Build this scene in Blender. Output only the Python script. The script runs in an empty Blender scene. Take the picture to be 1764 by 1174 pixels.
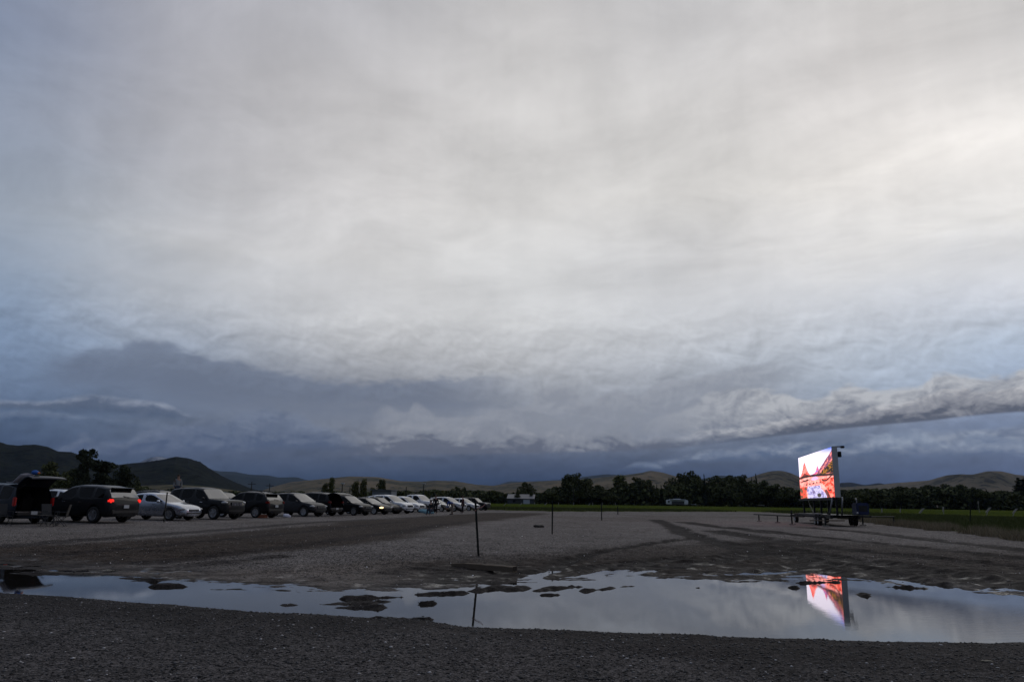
import bpy, bmesh, math, random
import numpy as np
from mathutils import Vector, Matrix
R = math.radians
scn = bpy.context.scene
COL = scn.collection

# ------------------------------------------------------------------ camera
F_PX, CX, CY = 1300.0, 882.0, 587.0
PITCH, ROLL, EYE = R(12.07), 0.0135, 1.6
R0 = np.array([1.0, 0, 0]); U0 = np.array([0, -math.sin(PITCH), math.cos(PITCH)]); F0 = np.array([0, math.cos(PITCH), math.sin(PITCH)])
RT = (R0 + ROLL*U0); RT /= np.linalg.norm(RT)
UP = (U0 - ROLL*R0); UP /= np.linalg.norm(UP)
cd = bpy.data.cameras.new('camera'); cam = bpy.data.objects.new('camera', cd); COL.objects.link(cam)
cd.sensor_width = 36; cd.lens = F_PX/1764*36; cd.clip_start = 0.1; cd.clip_end = 60000
m = Matrix(((RT[0], UP[0], -F0[0], 0), (RT[1], UP[1], -F0[1], 0), (RT[2], UP[2], -F0[2], EYE), (0, 0, 0, 1)))
cam.matrix_world = m
scn.camera = cam

def ray(px, py):
    d = (px-CX)*RT + (CY-py)*UP + F_PX*F0
    return d
def at_z(px, py, z=0.0):
    d = ray(px, py); t = (z-EYE)/d[2]
    return np.array([d[0]*t, d[1]*t, z])
def at_y(px, py, Y):
    d = ray(px, py); t = Y/d[1]
    return np.array([d[0]*t, Y, EYE+d[2]*t])

# ------------------------------------------------------------------ render settings
scn.view_settings.view_transform = 'Standard'; scn.view_settings.look = 'None'
scn.view_settings.exposure = 0; scn.view_settings.gamma = 1
scn.render.engine = 'CYCLES'
scn.cycles.use_denoising = True
scn.cycles.max_bounces = 6; scn.cycles.diffuse_bounces = 2; scn.cycles.glossy_bounces = 3
scn.cycles.transmission_bounces = 3; scn.cycles.transparent_max_bounces = 4; scn.cycles.volume_bounces = 0
scn.cycles.sample_clamp_indirect = 4

def lin(c):
    return tuple(((v/255)/12.92 if v/255 <= 0.04045 else ((v/255+0.055)/1.055)**2.4) for v in c)

# ------------------------------------------------------------------ world: heavy evening cloud
W = bpy.data.worlds.new('World'); scn.world = W; W.use_nodes = True
nt = W.node_tree; nt.nodes.clear()
class E:
    """tiny expression wrapper over math nodes"""
    def __init__(s, sock): s.s = sock
    def _op(a, op, b=None, c=None):
        n = NT.nodes.new('ShaderNodeMath'); n.operation = op
        for i, v in enumerate((a, b, c)):
            if v is None: continue
            if isinstance(v, E): NT.links.new(v.s, n.inputs[i])
            else: n.inputs[i].default_value = v
        return E(n.outputs[0])
    def __add__(a, b): return E._op(a, 'ADD', b)
    def __sub__(a, b): return E._op(a, 'SUBTRACT', b)
    def __rsub__(a, b): return E._op(b, 'SUBTRACT', a)
    def __mul__(a, b): return E._op(a, 'MULTIPLY', b)
    def __truediv__(a, b): return E._op(a, 'DIVIDE', b)
    __radd__ = __add__; __rmul__ = __mul__
def clampE(v, lo=0, hi=1):
    n = NT.nodes.new('ShaderNodeClamp'); NT.links.new(v.s, n.inputs[0]); n.inputs[1].default_value = lo; n.inputs[2].default_value = hi
    return E(n.outputs[0])
def smooth(v, lo, hi, a=0.0, b=1.0, kind='SMOOTHSTEP'):
    n = NT.nodes.new('ShaderNodeMapRange'); n.interpolation_type = kind; n.clamp = True
    NT.links.new(v.s, n.inputs[0]); 
    for i, q in zip((1, 2, 3, 4), (lo, hi, a, b)): n.inputs[i].default_value = q
    return E(n.outputs[0])
def comb(x, y, z):
    n = NT.nodes.new('ShaderNodeCombineXYZ')
    for i, v in enumerate((x, y, z)):
        if isinstance(v, E): NT.links.new(v.s, n.inputs[i])
        else: n.inputs[i].default_value = v
    return n.outputs[0]
def noise(vec, scale, detail=4, rough=0.55, dist=0.0, lac=2.0):
    n = NT.nodes.new('ShaderNodeTexNoise'); n.inputs['Scale'].default_value = scale; n.inputs['Detail'].default_value = detail
    n.inputs['Roughness'].default_value = rough; n.inputs['Distortion'].default_value = dist; n.inputs['Lacunarity'].default_value = lac
    NT.links.new(vec, n.inputs['Vector'])
    return E(n.outputs[0])
def mixc(fac, a, b, mode='MIX'):
    n = NT.nodes.new('ShaderNodeMix'); n.data_type = 'RGBA'; n.blend_type = mode; n.clamp_factor = True
    for k, v in ((0, fac), (6, a), (7, b)):
        if isinstance(v, E): NT.links.new(v.s, n.inputs[k])
        elif hasattr(v, 'is_linked'): NT.links.new(v, n.inputs[k])
        elif isinstance(v, (int, float)): n.inputs[k].default_value = v
        else: n.inputs[k].default_value = (*v[:3], 1)
    return n.outputs[2]
def curveE(v, pts):
    n = NT.nodes.new('ShaderNodeFloatCurve'); cu = n.mapping.curves[0]
    n.mapping.use_clip = False
    while len(cu.points) > 2: cu.points.remove(cu.points[1])
    cu.points[0].location = pts[0]; cu.points[1].location = pts[-1]
    for p in pts[1:-1]: cu.points.new(*p)
    for p in cu.points: p.handle_type = 'AUTO_CLAMPED'
    n.mapping.update(); NT.links.new(v.s, n.inputs['Value'])
    return E(n.outputs[0])
def vscale(vec, s):
    n = NT.nodes.new('ShaderNodeVectorMath'); n.operation = 'MULTIPLY'; NT.links.new(vec, n.inputs[0]); n.inputs[1].default_value = s
    return n.outputs[0]

NT = nt
tc = nt.nodes.new('ShaderNodeTexCoord')
sep = nt.nodes.new('ShaderNodeSeparateXYZ'); nt.links.new(tc.outputs['Generated'], sep.inputs[0])
dx, dy, dz = (E(sep.outputs[i]) for i in range(3))
az = E._op(dx, 'ARCTAN2', dy)*(180/math.pi)                 # degrees, 0 = +Y
el = E._op(E._op(dz, 'ABSOLUTE'), 'ARCSINE')*(180/math.pi)
# plane coordinates of a flat cloud deck, and azimuth/elevation coordinates for the low banks
deck = comb(dx/(dz+0.12), dy/(dz+0.12), 0.0)
ae = comb(az*0.05, el*0.11, 0.0)
w1 = noise(deck, 0.9, 4, 0.6) - 0.5
w2 = noise(ae, 1.6, 5, 0.6) - 0.5
elw = el + w1*6.0*smooth(el, 6, 25) + w2*2.6*smooth(el, 1.0, 7.0)
azw = az + w1*10.0*smooth(el, 4, 20)
elw = clampE(elw, 0, 90)
# control colours seen along rows of the sky
SX = [0, 150, 300, 600, 900, 1200, 1500, 1764]
SY = [0, 150, 300, 400, 500, 580, 650, 700, 740, 780, 830, 870]
SC = [
 [(124,137,162),(144,151,169),(160,161,170),(178,178,183),(190,188,188),(187,186,188),(198,196,195),(200,198,198)],
 [(136,148,170),(149,154,170),(167,167,173),(195,193,194),(203,201,200),(206,204,203),(216,212,210),(232,229,226)],
 [(152,161,176),(164,168,178),(182,182,187),(204,202,202),(210,208,206),(212,210,207),(230,226,222),(244,240,236)],
 [(150,163,180),(176,181,189),(192,193,196),(208,206,205),(208,207,206),(212,210,208),(228,225,221),(224,223,222)],
 [(120,140,167),(158,168,183),(186,189,195),(205,205,206),(206,207,208),(203,204,208),(207,209,214),(203,207,216)],
 [(122,143,173),(138,153,176),(152,163,180),(194,195,198),(202,203,205),(194,197,202),(188,195,206),(177,191,210)],
 [(116,135,164),(104,120,145),(108,120,141),(140,143,151),(166,169,176),(164,170,181),(164,177,195),(158,175,200)],
 [(92,110,139),(96,112,137),(104,116,138),(128,134,146),(140,146,158),(148,154,166),(140,150,168),(125,140,168)],
 [(64,82,110),(80,94,117),(94,105,125),(114,120,134),(128,134,147),(120,130,149),(108,122,148),(100,118,150)],
 [(60,76,104),(72,85,110),(78,89,113),(82,92,112),(82,92,114),(86,98,120),(86,100,126),(88,105,136)],
 [(52,68,92),(54,70,94),(50,66,90),(40,57,84),(40,57,86),(44,62,94),(48,69,104),(58,79,116)],
 [(46,62,84),(46,62,84),(44,60,82),(38,53,78),(38,53,78),(38,56,86),(44,64,98),(50,72,106)]]
SCA = np.array([[lin(c) for c in r] for r in SC])
BACK = np.array(lin((112, 122, 142)))
def skycol(azd, eld):
    d = np.array([math.sin(R(azd))*math.cos(R(eld)), math.cos(R(azd))*math.cos(R(eld)), math.sin(R(eld))])
    f = d@F0
    back = 0.0
    if f < 0.35: px, py = (1764 if azd > 0 else 0), 300
    else: px, py = CX+F_PX*(d@RT)/f, CY-F_PX*(d@UP)/f
    back = min(1, max(0, (abs(azd)-36)/60))
    px = min(1764, max(0, px)); py = min(870, max(0, py))
    j = min(len(SY)-2, int(np.searchsorted(SY, py, side='right')-1)); ty = (py-SY[j])/(SY[j+1]-SY[j])
    i = min(len(SX)-2, int(np.searchsorted(SX, px, side='right')-1)); tx = (px-SX[i])/(SX[i+1]-SX[i])
    c = (SCA[j][i]*(1-tx)+SCA[j][i+1]*tx)*(1-ty) + (SCA[j+1][i]*(1-tx)+SCA[j+1][i+1]*tx)*ty
    b = BACK*(0.12+1.15*min(1, eld/45))
    return c*(1-back)+b*back
azn = (azw + 180.0)/360.0
ELROWS = [0, 1.6, 3.2, 4.6, 6.2, 8.2, 10.5, 13.5, 17.5, 22.5, 29, 37, 60]
AZST = [-180, -120, -80, -55, -40, -34, -28, -22, -16, -10, -5, 0, 5, 10, 16, 22, 28, 34, 40, 55, 80, 120, 180]
prev = None
for j, e in enumerate(ELROWS):
    rn = nt.nodes.new('ShaderNodeValToRGB'); cr = rn.color_ramp; cr.interpolation = 'B_SPLINE'
    while len(cr.elements) > 2: cr.elements.remove(cr.elements[1])
    for k, a in enumerate(AZST):
        pos = (a+180)/360
        if k == 0: el_ = cr.elements[0]; el_.position = 0
        elif k == len(AZST)-1: el_ = cr.elements[-1]; el_.position = 1
        else: el_ = cr.elements.new(pos)
        c = skycol(a, e); el_.color = (*c, 1)
    nt.links.new(azn.s, rn.inputs[0])
    if prev is None: prev = rn.outputs[0]
    else:
        prev = mixc(smooth(elw, ELROWS[j-1], e, kind='LINEAR'), prev, rn.outputs[0])
sky = prev
# streaky texture of the high deck, streaks running towards the upper right
ux, uy = dx/(dz+0.12), dy/(dz+0.12)
dr = comb((ux*0.85-uy*0.53)*0.40, uy*0.85+ux*0.53, 0.0)
t1 = noise(dr, 1.7, 7, 0.60, 0.7)
t2 = noise(deck, 3.2, 7, 0.62, 0.5)
vir = noise(comb(az*0.22, el*0.035, 2.2), 1.6, 5, 0.6, 0.3)
tex = 1.0 + 0.045*smooth(el, 7, 14) + (t1-0.5)*0.56*smooth(el, 6, 18) + (t2-0.5)*0.52*smooth(el, 8, 20) + (vir-0.5)*0.16*smooth(el, 8, 16)
# relief of the low banks: density now minus density a little higher up
def relief(seed, sx, sy, sc, dlt, det=6, rough=.55, dist=.5):
    A = noise(comb(az*sx, el*sy, seed), sc, det, rough, dist); B = noise(comb(az*sx-0.012, el*sy+dlt*sy, seed), sc, det, rough, dist)
    return A, (A-B)
nbA, reA = relief(1.3, 0.05, 0.075, 5.5, 0.5)
nbB, reB = relief(7.7, 0.05, 0.085, 13.0, 0.24, 6, .6, .8)
lowz = smooth(el, 11.0, 16.0, 1.0, 0.0)
tex = tex * (1.0 + (nbA-0.5)*0.30*lowz + reA*0.60*lowz + reB*0.36*lowz)
sky = mixc(1.0, sky, comb(tex, tex, tex), 'MULTIPLY')

def pxcurve(pts):
    """outline -> (azimuth, elevation) curve for a cloud bank"""
    out = []
    for (x, y) in pts:
        d = ray(x, y); a = math.degrees(math.atan2(d[0], d[1])); e_ = math.degrees(math.asin(d[2]/np.linalg.norm(d)))
        out.append(((a+45)/90, e_/20))
    return out
azc = clampE((az+45.0)/90.0)
nb1 = noise(ae, 6.5, 9, 0.58, 0.25)
nb2 = noise(comb(az*0.05, el*0.2, 3.7), 3.0, 7, 0.6, 0.4)
nb3 = noise(comb(az*0.05, el*0.11, 9.1), 18.0, 6, 0.6, 0.4)
def bank(sky, top, bot, ctop, cmid, cbot, ampt=1.2, ampb=0.4, st=0.35, sb=0.5, alpha=1.0, fade=None, contrast=0.5, fine=.35, bias=0.0):
    T = curveE(azc, pxcurve(top))*20.0 + (nb1-0.5)*ampt*2 + (nb3-0.5)*ampt*fine
    B = curveE(azc, pxcurve(bot))*20.0 + (nb2-0.5)*ampb*2
    mt = smooth(T-el, 0.0, st); mb = smooth(el-B, 0.0, sb)
    t = clampE((el-B)/E._op(T-B, 'MAXIMUM', 0.3) + (nbA-0.5)*contrast*1.2 + reA*contrast*1.9 + reB*contrast*1.3 + bias)
    c = mixc(smooth(t, 0.08, 0.55), cbot, cmid); c = mixc(smooth(t, 0.5, 1.0), c, ctop)
    f = mt*mb*alpha
    if fade:
        f = f*smooth(azc, fade[0], fade[1])
        if len(fade) > 2: f = f*smooth(azc, fade[2], fade[3], 1, 0)
    return mixc(f, sky, c)
def azf(px, py=740): return pxcurve([(px, py)])[0][0]
# broad dark shelf, left of centre, ragged top
sky = bank(sky, [(-60,640),(40,612),(120,600),(200,590),(260,580),(340,600),(450,628),(560,648),(700,650),(820,640),(950,640),(1100,690)],
           [(-60,690),(200,700),(400,730),(700,740),(900,740),(1100,750)],
           lin((104,115,136)), lin((100,110,130)), lin((108,119,141)), 0.8, 0.9, 0.75, 2.2, 0.72, (azf(20), azf(130), azf(700), azf(1000)), 0.5, 1.2)
# towers in the middle, dull grey
sky = bank(sky, [(560,770),(640,715),(665,695),(700,705),(715,688),(760,712),(850,700),(915,690),(935,662),(985,660),(1010,690),(1060,668),(1100,672),(1140,648),(1200,640),(1290,628),(1375,604),(1440,650),(1520,690)],
           [(560,790),(800,788),(1000,778),(1200,755),(1450,720)],
           lin((146,150,160)), lin((136,141,153)), lin((142,147,158)), 0.8, 0.5, 0.5, 1.2, 0.62, (azf(620), azf(690), azf(1290), azf(1430)), 0.8)
# middle field with a flat dark base
sky = bank(sky, [(540,780),(600,740),(700,722),(800,725),(900,720),(1000,728),(1060,722),(1100,738),(1180,742),(1300,742)],
           [(540,796),(620,787),(750,785),(950,782),(1100,778),(1300,762)],
           lin((154,157,166)), lin((130,135,147)), lin((92,98,115)), 0.8, 0.10, 1.5, 0.30, 0.85, (azf(540), azf(700), azf(1150), azf(1260)), 0.75)
# lens-shaped cloud on the left and the layer under it
sky = bank(sky, [(-60,682),(0,684),(60,688),(120,680),(175,676),(240,686),(280,690),(318,706),(360,722)],
           [(-60,708),(60,712),(160,716),(240,722),(300,726),(360,734)],
           lin((152,160,177)), lin((88,100,122)), lin((76,90,114)), 0.24, 0.3, 0.45, 0.6, 0.95, (0.0, 0.01, azf(290), azf(345)), 0.35)
sky = bank(sky, [(-60,700),(0,706),(60,702),(110,708),(160,714),(230,722),(330,730),(430,742)],
           [(-60,732),(100,732),(250,744),(430,760)],
           lin((122,135,157)), lin((94,108,132)), lin((52,70,100)), 0.3, 0.5, 0.5, 0.8, 0.9, (0.0, 0.01, azf(300), azf(430)), 0.4)
sky = bank(sky, [(60,790),(100,765),(125,752),(150,740),(165,756),(200,758),(240,738),(300,722),(380,716),(480,700),(560,730),(640,760)],
           [(60,800),(200,790),(400,788),(560,786),(640,790)],
           lin((112,123,145)), lin((96,108,132)), lin((78,92,120)), 1.0, 0.4, 0.8, 0.9, 0.75, (azf(60), azf(115), azf(540), azf(660)), 0.7)
# lower grey-blue bank under the roll cloud
sky = bank(sky, [(1080,800),(1130,790),(1200,775),(1300,762),(1450,750),(1560,740),(1680,735),(1764,728),(1850,725)],
           [(1080,808),(1200,800),(1300,798),(1450,792),(1600,792),(1764,788),(1850,785)],
           lin((136,147,166)), lin((108,121,145)), lin((84,101,130)), 0.5, 0.5, 0.6, 0.7, 0.95, (azf(1060), azf(1160)), 0.95)
# small pale puffs low down
sky = bank(sky, [(1060,812),(1085,797),(1105,793),(1130,797),(1150,812)], [(1060,812),(1100,808),(1150,812)], lin((122,134,154)), lin((104,118,142)), lin((78,96,126)), 0.35, 0.2, 0.3, 0.4, 0.8, (azf(1060), azf(1080), azf(1130), azf(1150)), 0.5)
sky = bank(sky, [(1380,772),(1500,755),(1540,740),(1570,736),(1610,752),(1640,758),(1680,742),(1720,748),(1764,752),(1850,752)], [(1380,780),(1600,780),(1764,790),(1850,790)], lin((146,158,178)), lin((120,134,158)), lin((88,106,138)), 0.5, 0.3, 0.4, 0.8, 0.8, (azf(1440), azf(1530)), 0.8)
# the long roll cloud: back billows, then the front roll with its dark flat base
sky = bank(sky, [(1080,760),(1140,712),(1200,690),(1225,672),(1290,664),(1345,668),(1385,684),(1430,670),(1470,660),(1530,668),(1585,664),(1600,645),(1625,633),(1655,642),(1700,645),(1740,640),(1764,632),(1850,630)],
           [(1080,776),(1200,766),(1300,754),(1400,742),(1500,732),(1600,722),(1700,710),(1764,705),(1850,705)],
           lin((184,186,191)), lin((156,159,167)), lin((120,125,138)), 0.75, 0.14, 0.45, 0.6, 0.9, (azf(1060), azf(1400)), 1.1, .8)
sky = bank(sky, [(900,768),(1000,762),(1100,757),(1200,742),(1300,728),(1400,714),(1470,708),(1520,694),(1590,684),(1635,668),(1700,668),(1764,658),(1850,655)],
           [(900,786),(1000,782),(1100,778),(1200,770),(1300,758),(1400,746),(1500,736),(1600,727),(1700,716),(1764,712),(1850,712)],
           lin((188,189,194)), lin((138,141,151)), lin((78,85,102)), 0.62, 0.08, 0.26, 0.22, 0.96, (azf(1080), azf(1420)), 0.62, .8, -.10)

nish = nt.nodes.new('ShaderNodeTexSky'); nish.sky_type = 'NISHITA'; nish.sun_disc = False
SUN_AZ, SUN_EL = 48.0, 24.0
nish.sun_elevation = R(SUN_EL); nish.sun_rotation = R(SUN_AZ)
thin = mixc(0.985, vscale(nish.outputs[0], (0.1, 0.1, 0.1)), sky)
bg = nt.nodes.new('ShaderNodeBackground'); nt.links.new(thin, bg.inputs[0]); bg.inputs[1].default_value = 1.0
wo = nt.nodes.new('ShaderNodeOutputWorld'); nt.links.new(bg.outputs[0], wo.inputs[0])
W.cycles.sampling_method = 'MANUAL'; W.cycles.sample_map_resolution = 512

# weak light of the hidden sun
sd = bpy.data.lights.new('sun', 'SUN'); sd.energy = 0.2; sd.angle = R(25); sd.color = (1, 0.93, 0.85)
sun = bpy.data.objects.new('sun', sd); COL.objects.link(sun)
sv = Vector((math.sin(R(SUN_AZ))*math.cos(R(SUN_EL)), math.cos(R(SUN_AZ))*math.cos(R(SUN_EL)), math.sin(R(SUN_EL))))
sun.rotation_euler = (-sv).to_track_quat('-Z', 'Y').to_euler()

# ================================================================== helpers
MATS = {}
def newmat(name):
    mt = bpy.data.materials.new(name); mt.use_nodes = True
    b = mt.node_tree.nodes['Principled BSDF']
    return mt, mt.node_tree, b
def pmat(name, col, rough=0.6, metal=0.0, spec=0.5, var=0.15, scale=6.0, emit=None, estr=0.0, coat=0.0, ior=None, bump=0.0):
    """plain procedural material: base colour with a little noise variation"""
    global NT
    if name in MATS: return MATS[name]
    mt, t, b = newmat(name); NT = t
    if emit is None or var:
        co = t.nodes.new('ShaderNodeTexCoord'); n = noise(co.outputs['Object'], scale, 5, 0.6)
        k = 1.0 + (n-0.5)*(2*var)
        t.links.new(mixc(1.0, tuple(col), comb(k, k, k), 'MULTIPLY'), b.inputs['Base Color'])
        rr = clampE(rough + (n-0.5)*0.15); t.links.new(rr.s, b.inputs['Roughness'])
        if bump:
            bp = t.nodes.new('ShaderNodeBump'); bp.inputs['Strength'].default_value = bump; bp.inputs['Distance'].default_value = 0.02
            t.links.new(n.s, bp.inputs['Height']); t.links.new(bp.outputs[0], b.inputs['Normal'])
    b.inputs['Base Color'].default_value = (*col, 1)
    b.inputs['Metallic'].default_value = metal; b.inputs['Specular IOR Level'].default_value = spec
    if coat: b.inputs['Coat Weight'].default_value = coat; b.inputs['Coat Roughness'].default_value = 0.04
    if ior: b.inputs['IOR'].default_value = ior
    if emit is not None:
        b.inputs['Emission Color'].default_value = (*emit, 1); b.inputs['Emission Strength'].default_value = estr
    MATS[name] = mt
    return mt

class MB:
    """mesh builder: gathers shapes, links them as one object"""
    def __init__(s): s.v = []; s.f = []
    def add(s, vs, fs):
        o = len(s.v); s.v += [tuple(map(float, p)) for p in vs]; s.f += [tuple(i+o for i in f) for f in fs]; return s
    def box(s, c, size, rot=None, bev=0.0):
        hx, hy, hz = size[0]/2, size[1]/2, size[2]/2
        bm = bmesh.new(); bmesh.ops.create_cube(bm, size=1.0)
        for v in bm.verts: v.co = Vector((v.co.x*size[0], v.co.y*size[1], v.co.z*size[2]))
        if bev: bmesh.ops.bevel(bm, geom=list(bm.edges), offset=bev, segments=2, affect='EDGES')
        M = Matrix.Translation(Vector(c)) @ (rot.to_4x4() if rot else Matrix.Identity(4))
        vs = [tuple(M @ v.co) for v in bm.verts]; bm.verts.index_update()
        s.add(vs, [tuple(v.index for v in f.verts) for f in bm.faces]); bm.free(); return s
    def tube(s, pts, r, n=8, cap=True):
        pts = [Vector(p) for p in pts]; rs = r if isinstance(r, (list, tuple)) else [r]*len(pts)
        vs = []; fs = []
        for i, p in enumerate(pts):
            a = pts[max(0, i-1)]; b = pts[min(len(pts)-1, i+1)]; d = (b-a).normalized()
            u = d.cross(Vector((0, 0, 1))); 
            if u.length < 1e-3: u = Vector((1, 0, 0))
            u.normalize(); w = d.cross(u)
            for k in range(n):
                t = 2*math.pi*k/n; vs.append(p + rs[i]*(math.cos(t)*u + math.sin(t)*w))
        for i in range(len(pts)-1):
            for k in range(n):
                fs.append((i*n+k, i*n+(k+1) % n, (i+1)*n+(k+1) % n, (i+1)*n+k))
        if cap: fs.append(tuple(range(n-1, -1, -1))); fs.append(tuple((len(pts)-1)*n+k for k in range(n)))
        return s.add(vs, fs)
    def lathe(s, prof, c=(0, 0, 0), axis='z', n=24):
        """prof: list of (radius, height along axis)"""
        vs = []; fs = []
        for (r, h) in prof:
            for k in range(n):
                t = 2*math.pi*k/n; x, y = r*math.cos(t), r*math.sin(t)
                p = (x, y, h) if axis == 'z' else ((x, h, y) if axis == 'y' else (h, x, y))
                vs.append((p[0]+c[0], p[1]+c[1], p[2]+c[2]))
        for i in range(len(prof)-1):
            for k in range(n):
                fs.append((i*n+k, i*n+(k+1) % n, (i+1)*n+(k+1) % n, (i+1)*n+k))
        return s.add(vs, fs)
    def ball(s, c, r, n=10, rings=7, rot=None):
        vs = []; fs = []
        for i in range(rings+1):
            p = math.pi*i/rings
            for k in range(n):
                t = 2*math.pi*k/n
                q = Vector((r[0]*math.sin(p)*math.cos(t), r[1]*math.sin(p)*math.sin(t), r[2]*math.cos(p)))
                if rot: q = rot @ q
                vs.append((q.x+c[0], q.y+c[1], q.z+c[2]))
        for i in range(rings):
            for k in range(n): fs.append((i*n+k, (i+1)*n+k, (i+1)*n+(k+1) % n, i*n+(k+1) % n))
        return s.add(vs, fs)
    def build(s, name, mat, parent=None, smooth=False):
        me = bpy.data.meshes.new(name); me.from_pydata(s.v, [], s.f)
        return link(me, name, mat, parent, smooth)
def link(me, name, mat, parent=None, smooth=False):
    if isinstance(mat, (list, tuple)):
        for q in mat: me.materials.append(q)
    else: me.materials.append(mat)
    if smooth: me.polygons.foreach_set('use_smooth', [True]*len(me.polygons))
    me.update()
    o = bpy.data.objects.new(name, me); COL.objects.link(o)
    if parent is not None: o.parent = parent
    return o
def tag(o, label=None, cat=None, group=None, kind=None):
    if label: o['label'] = label
    if cat: o['category'] = cat
    if group: o['group'] = group
    if kind: o['kind'] = kind
    return o
def thing(name, label, cat, loc=(0, 0, 0), rz=0.0, group=None):
    o = bpy.data.objects.new(name, None); COL.objects.link(o); o.empty_display_size = 0.3
    o.location = tuple(map(float, loc)); o.rotation_euler = (0, 0, rz)
    return tag(o, label, cat, group)
def copy_tree(o, parent=None):
    kids = list(o.children); c = o.copy(); COL.objects.link(c)
    if parent is not None: c.parent = parent
    for k in kids: copy_tree(k, c)
    return c
def np_mesh(name, V, Fq, mat, attrs=None, smooth=True):
    """fast mesh from arrays; Fq (n,3) or (n,4)"""
    me = bpy.data.meshes.new(name); k = Fq.shape[1]
    me.vertices.add(len(V)); me.vertices.foreach_set('co', np.ascontiguousarray(V, dtype=np.float32).ravel())
    me.loops.add(Fq.size); me.loops.foreach_set('vertex_index', np.ascontiguousarray(Fq, dtype=np.int32).ravel())
    me.polygons.add(len(Fq)); me.polygons.foreach_set('loop_start', np.arange(0, Fq.size, k, dtype=np.int32))
    me.polygons.foreach_set('loop_total', np.full(len(Fq), k, dtype=np.int32))
    if smooth: me.polygons.foreach_set('use_smooth', np.ones(len(Fq), dtype=bool))
    me.update(calc_edges=True)
    for an, (typ, arr) in (attrs or {}).items():
        a = me.attributes.new(an, typ, 'POINT')
        if typ == 'FLOAT': a.data.foreach_set('value', arr.astype(np.float32).ravel())
        else:
            a.data.foreach_set('color', np.concatenate([arr, np.ones((len(arr), 1))], 1).astype(np.float32).ravel())
    return link(me, name, mat)
def grid_faces(ny, nx):
    i = np.arange(ny*nx).reshape(ny, nx)
    return np.stack([i[:-1, :-1], i[:-1, 1:], i[1:, 1:], i[1:, :-1]], -1).reshape(-1, 4)

# numpy noise
def vnoise(x, y, seed=0):
    xi = np.floor(x).astype(np.int64); yi = np.floor(y).astype(np.int64); fx = x-xi; fy = y-yi
    fx = fx*fx*(3-2*fx); fy = fy*fy*(3-2*fy)
    def h(a, b):
        n = (a*374761393 + b*668265263 + seed*1442695041) & 0xFFFFFFFF
        n = ((n ^ (n >> 13))*1274126177) & 0xFFFFFFFF
        return ((n ^ (n >> 16)) & 0xFFFF)/65535.0
    return (h(xi, yi)*(1-fx)+h(xi+1, yi)*fx)*(1-fy) + (h(xi, yi+1)*(1-fx)+h(xi+1, yi+1)*fx)*fy
def fbm(x, y, seed=0, oct=4, gain=0.5):
    s = 0; a = 1; t = 0
    for o in range(oct):
        s = s+a*vnoise(x*2**o+o*17.3, y*2**o-o*9.1, seed+o); t += a; a *= gain
    return s/t-0.5
def sstep(x, a, b):
    t = np.clip((x-a)/(b-a), 0, 1); return t*t*(3-2*t)
def seg_dist(X, Y, pts, closed=False):
    """distance to a polyline and parameter-free"""
    best = np.full(X.shape, 1e9)
    for (a, b) in zip(pts[:-1], pts[1:]):
        ax, ay = a[0], a[1]; bx, by = b[0], b[1]; L = (bx-ax)**2+(by-ay)**2+1e-9
        t = np.clip(((X-ax)*(bx-ax)+(Y-ay)*(by-ay))/L, 0, 1)
        best = np.minimum(best, np.hypot(X-ax-t*(bx-ax), Y-ay-t*(by-ay)))
    return best

# ================================================================== terrain
NEAR = [at_z(x, y)[:2] for x, y in [(-200, 1014), (0, 1022), (120, 1028), (200, 1035), (300, 1041), (400, 1052), (500, 1057), (600, 1063), (740, 1067), (800, 1078), (900, 1083), (1000, 1088), (1200, 1095), (1400, 1099), (1600, 1104), (1764, 1107), (1950, 1110)]]
FAR = [at_z(x, y)[:2] for x, y in [(-200, 972), (0, 974), (80, 986), (200, 990), (330, 1000), (420, 1012), (560, 1018), (680, 1016), (800, 1010), (880, 1000), (1000, 996), (1100, 991), (1250, 998), (1350, 998), (1470, 997), (1560, 1010), (1650, 1017), (1764, 1026), (1950, 1040)]]
NX_, NY_ = np.array(NEAR).T; FX_, FY_ = np.array(FAR).T
ISL = [((505,1042),(598,1039),.55),((515,1046),(650,1046),.16),((600,1031),(690,1028),.22),((720,1024),(742,1023),.22),((757,1023),(795,1021),.2),
       ((822,1018),(860,1012),.2),((872,1016),(896,1013),.3),((925,1017),(985,1010),.24),((932,1025),(958,1024),.16),((1003,1018),(1083,1009),.2),
       ((400,1009),(470,1011),.10),((282,1009),(322,1010),.2),((205,1000),(265,1001),.12),((1488,1024),(1494,1027),.25),
       ((600,1066),(742,1066),.14),((1365,1012),(1372,1012),.12),((1200,1012),(1204,1012),.1),((300,1009),(312,1010),.07),
       ((1520,1010),(1590,1013),.2),((1560,1004),(1640,1008),.2),((1380,1004),(1440,1002),.12),((726,1040),(745,1039),.08)]
ISLW = [(at_z(*a)[:2], at_z(*b)[:2], w) for a, b, w in ISL]
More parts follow.
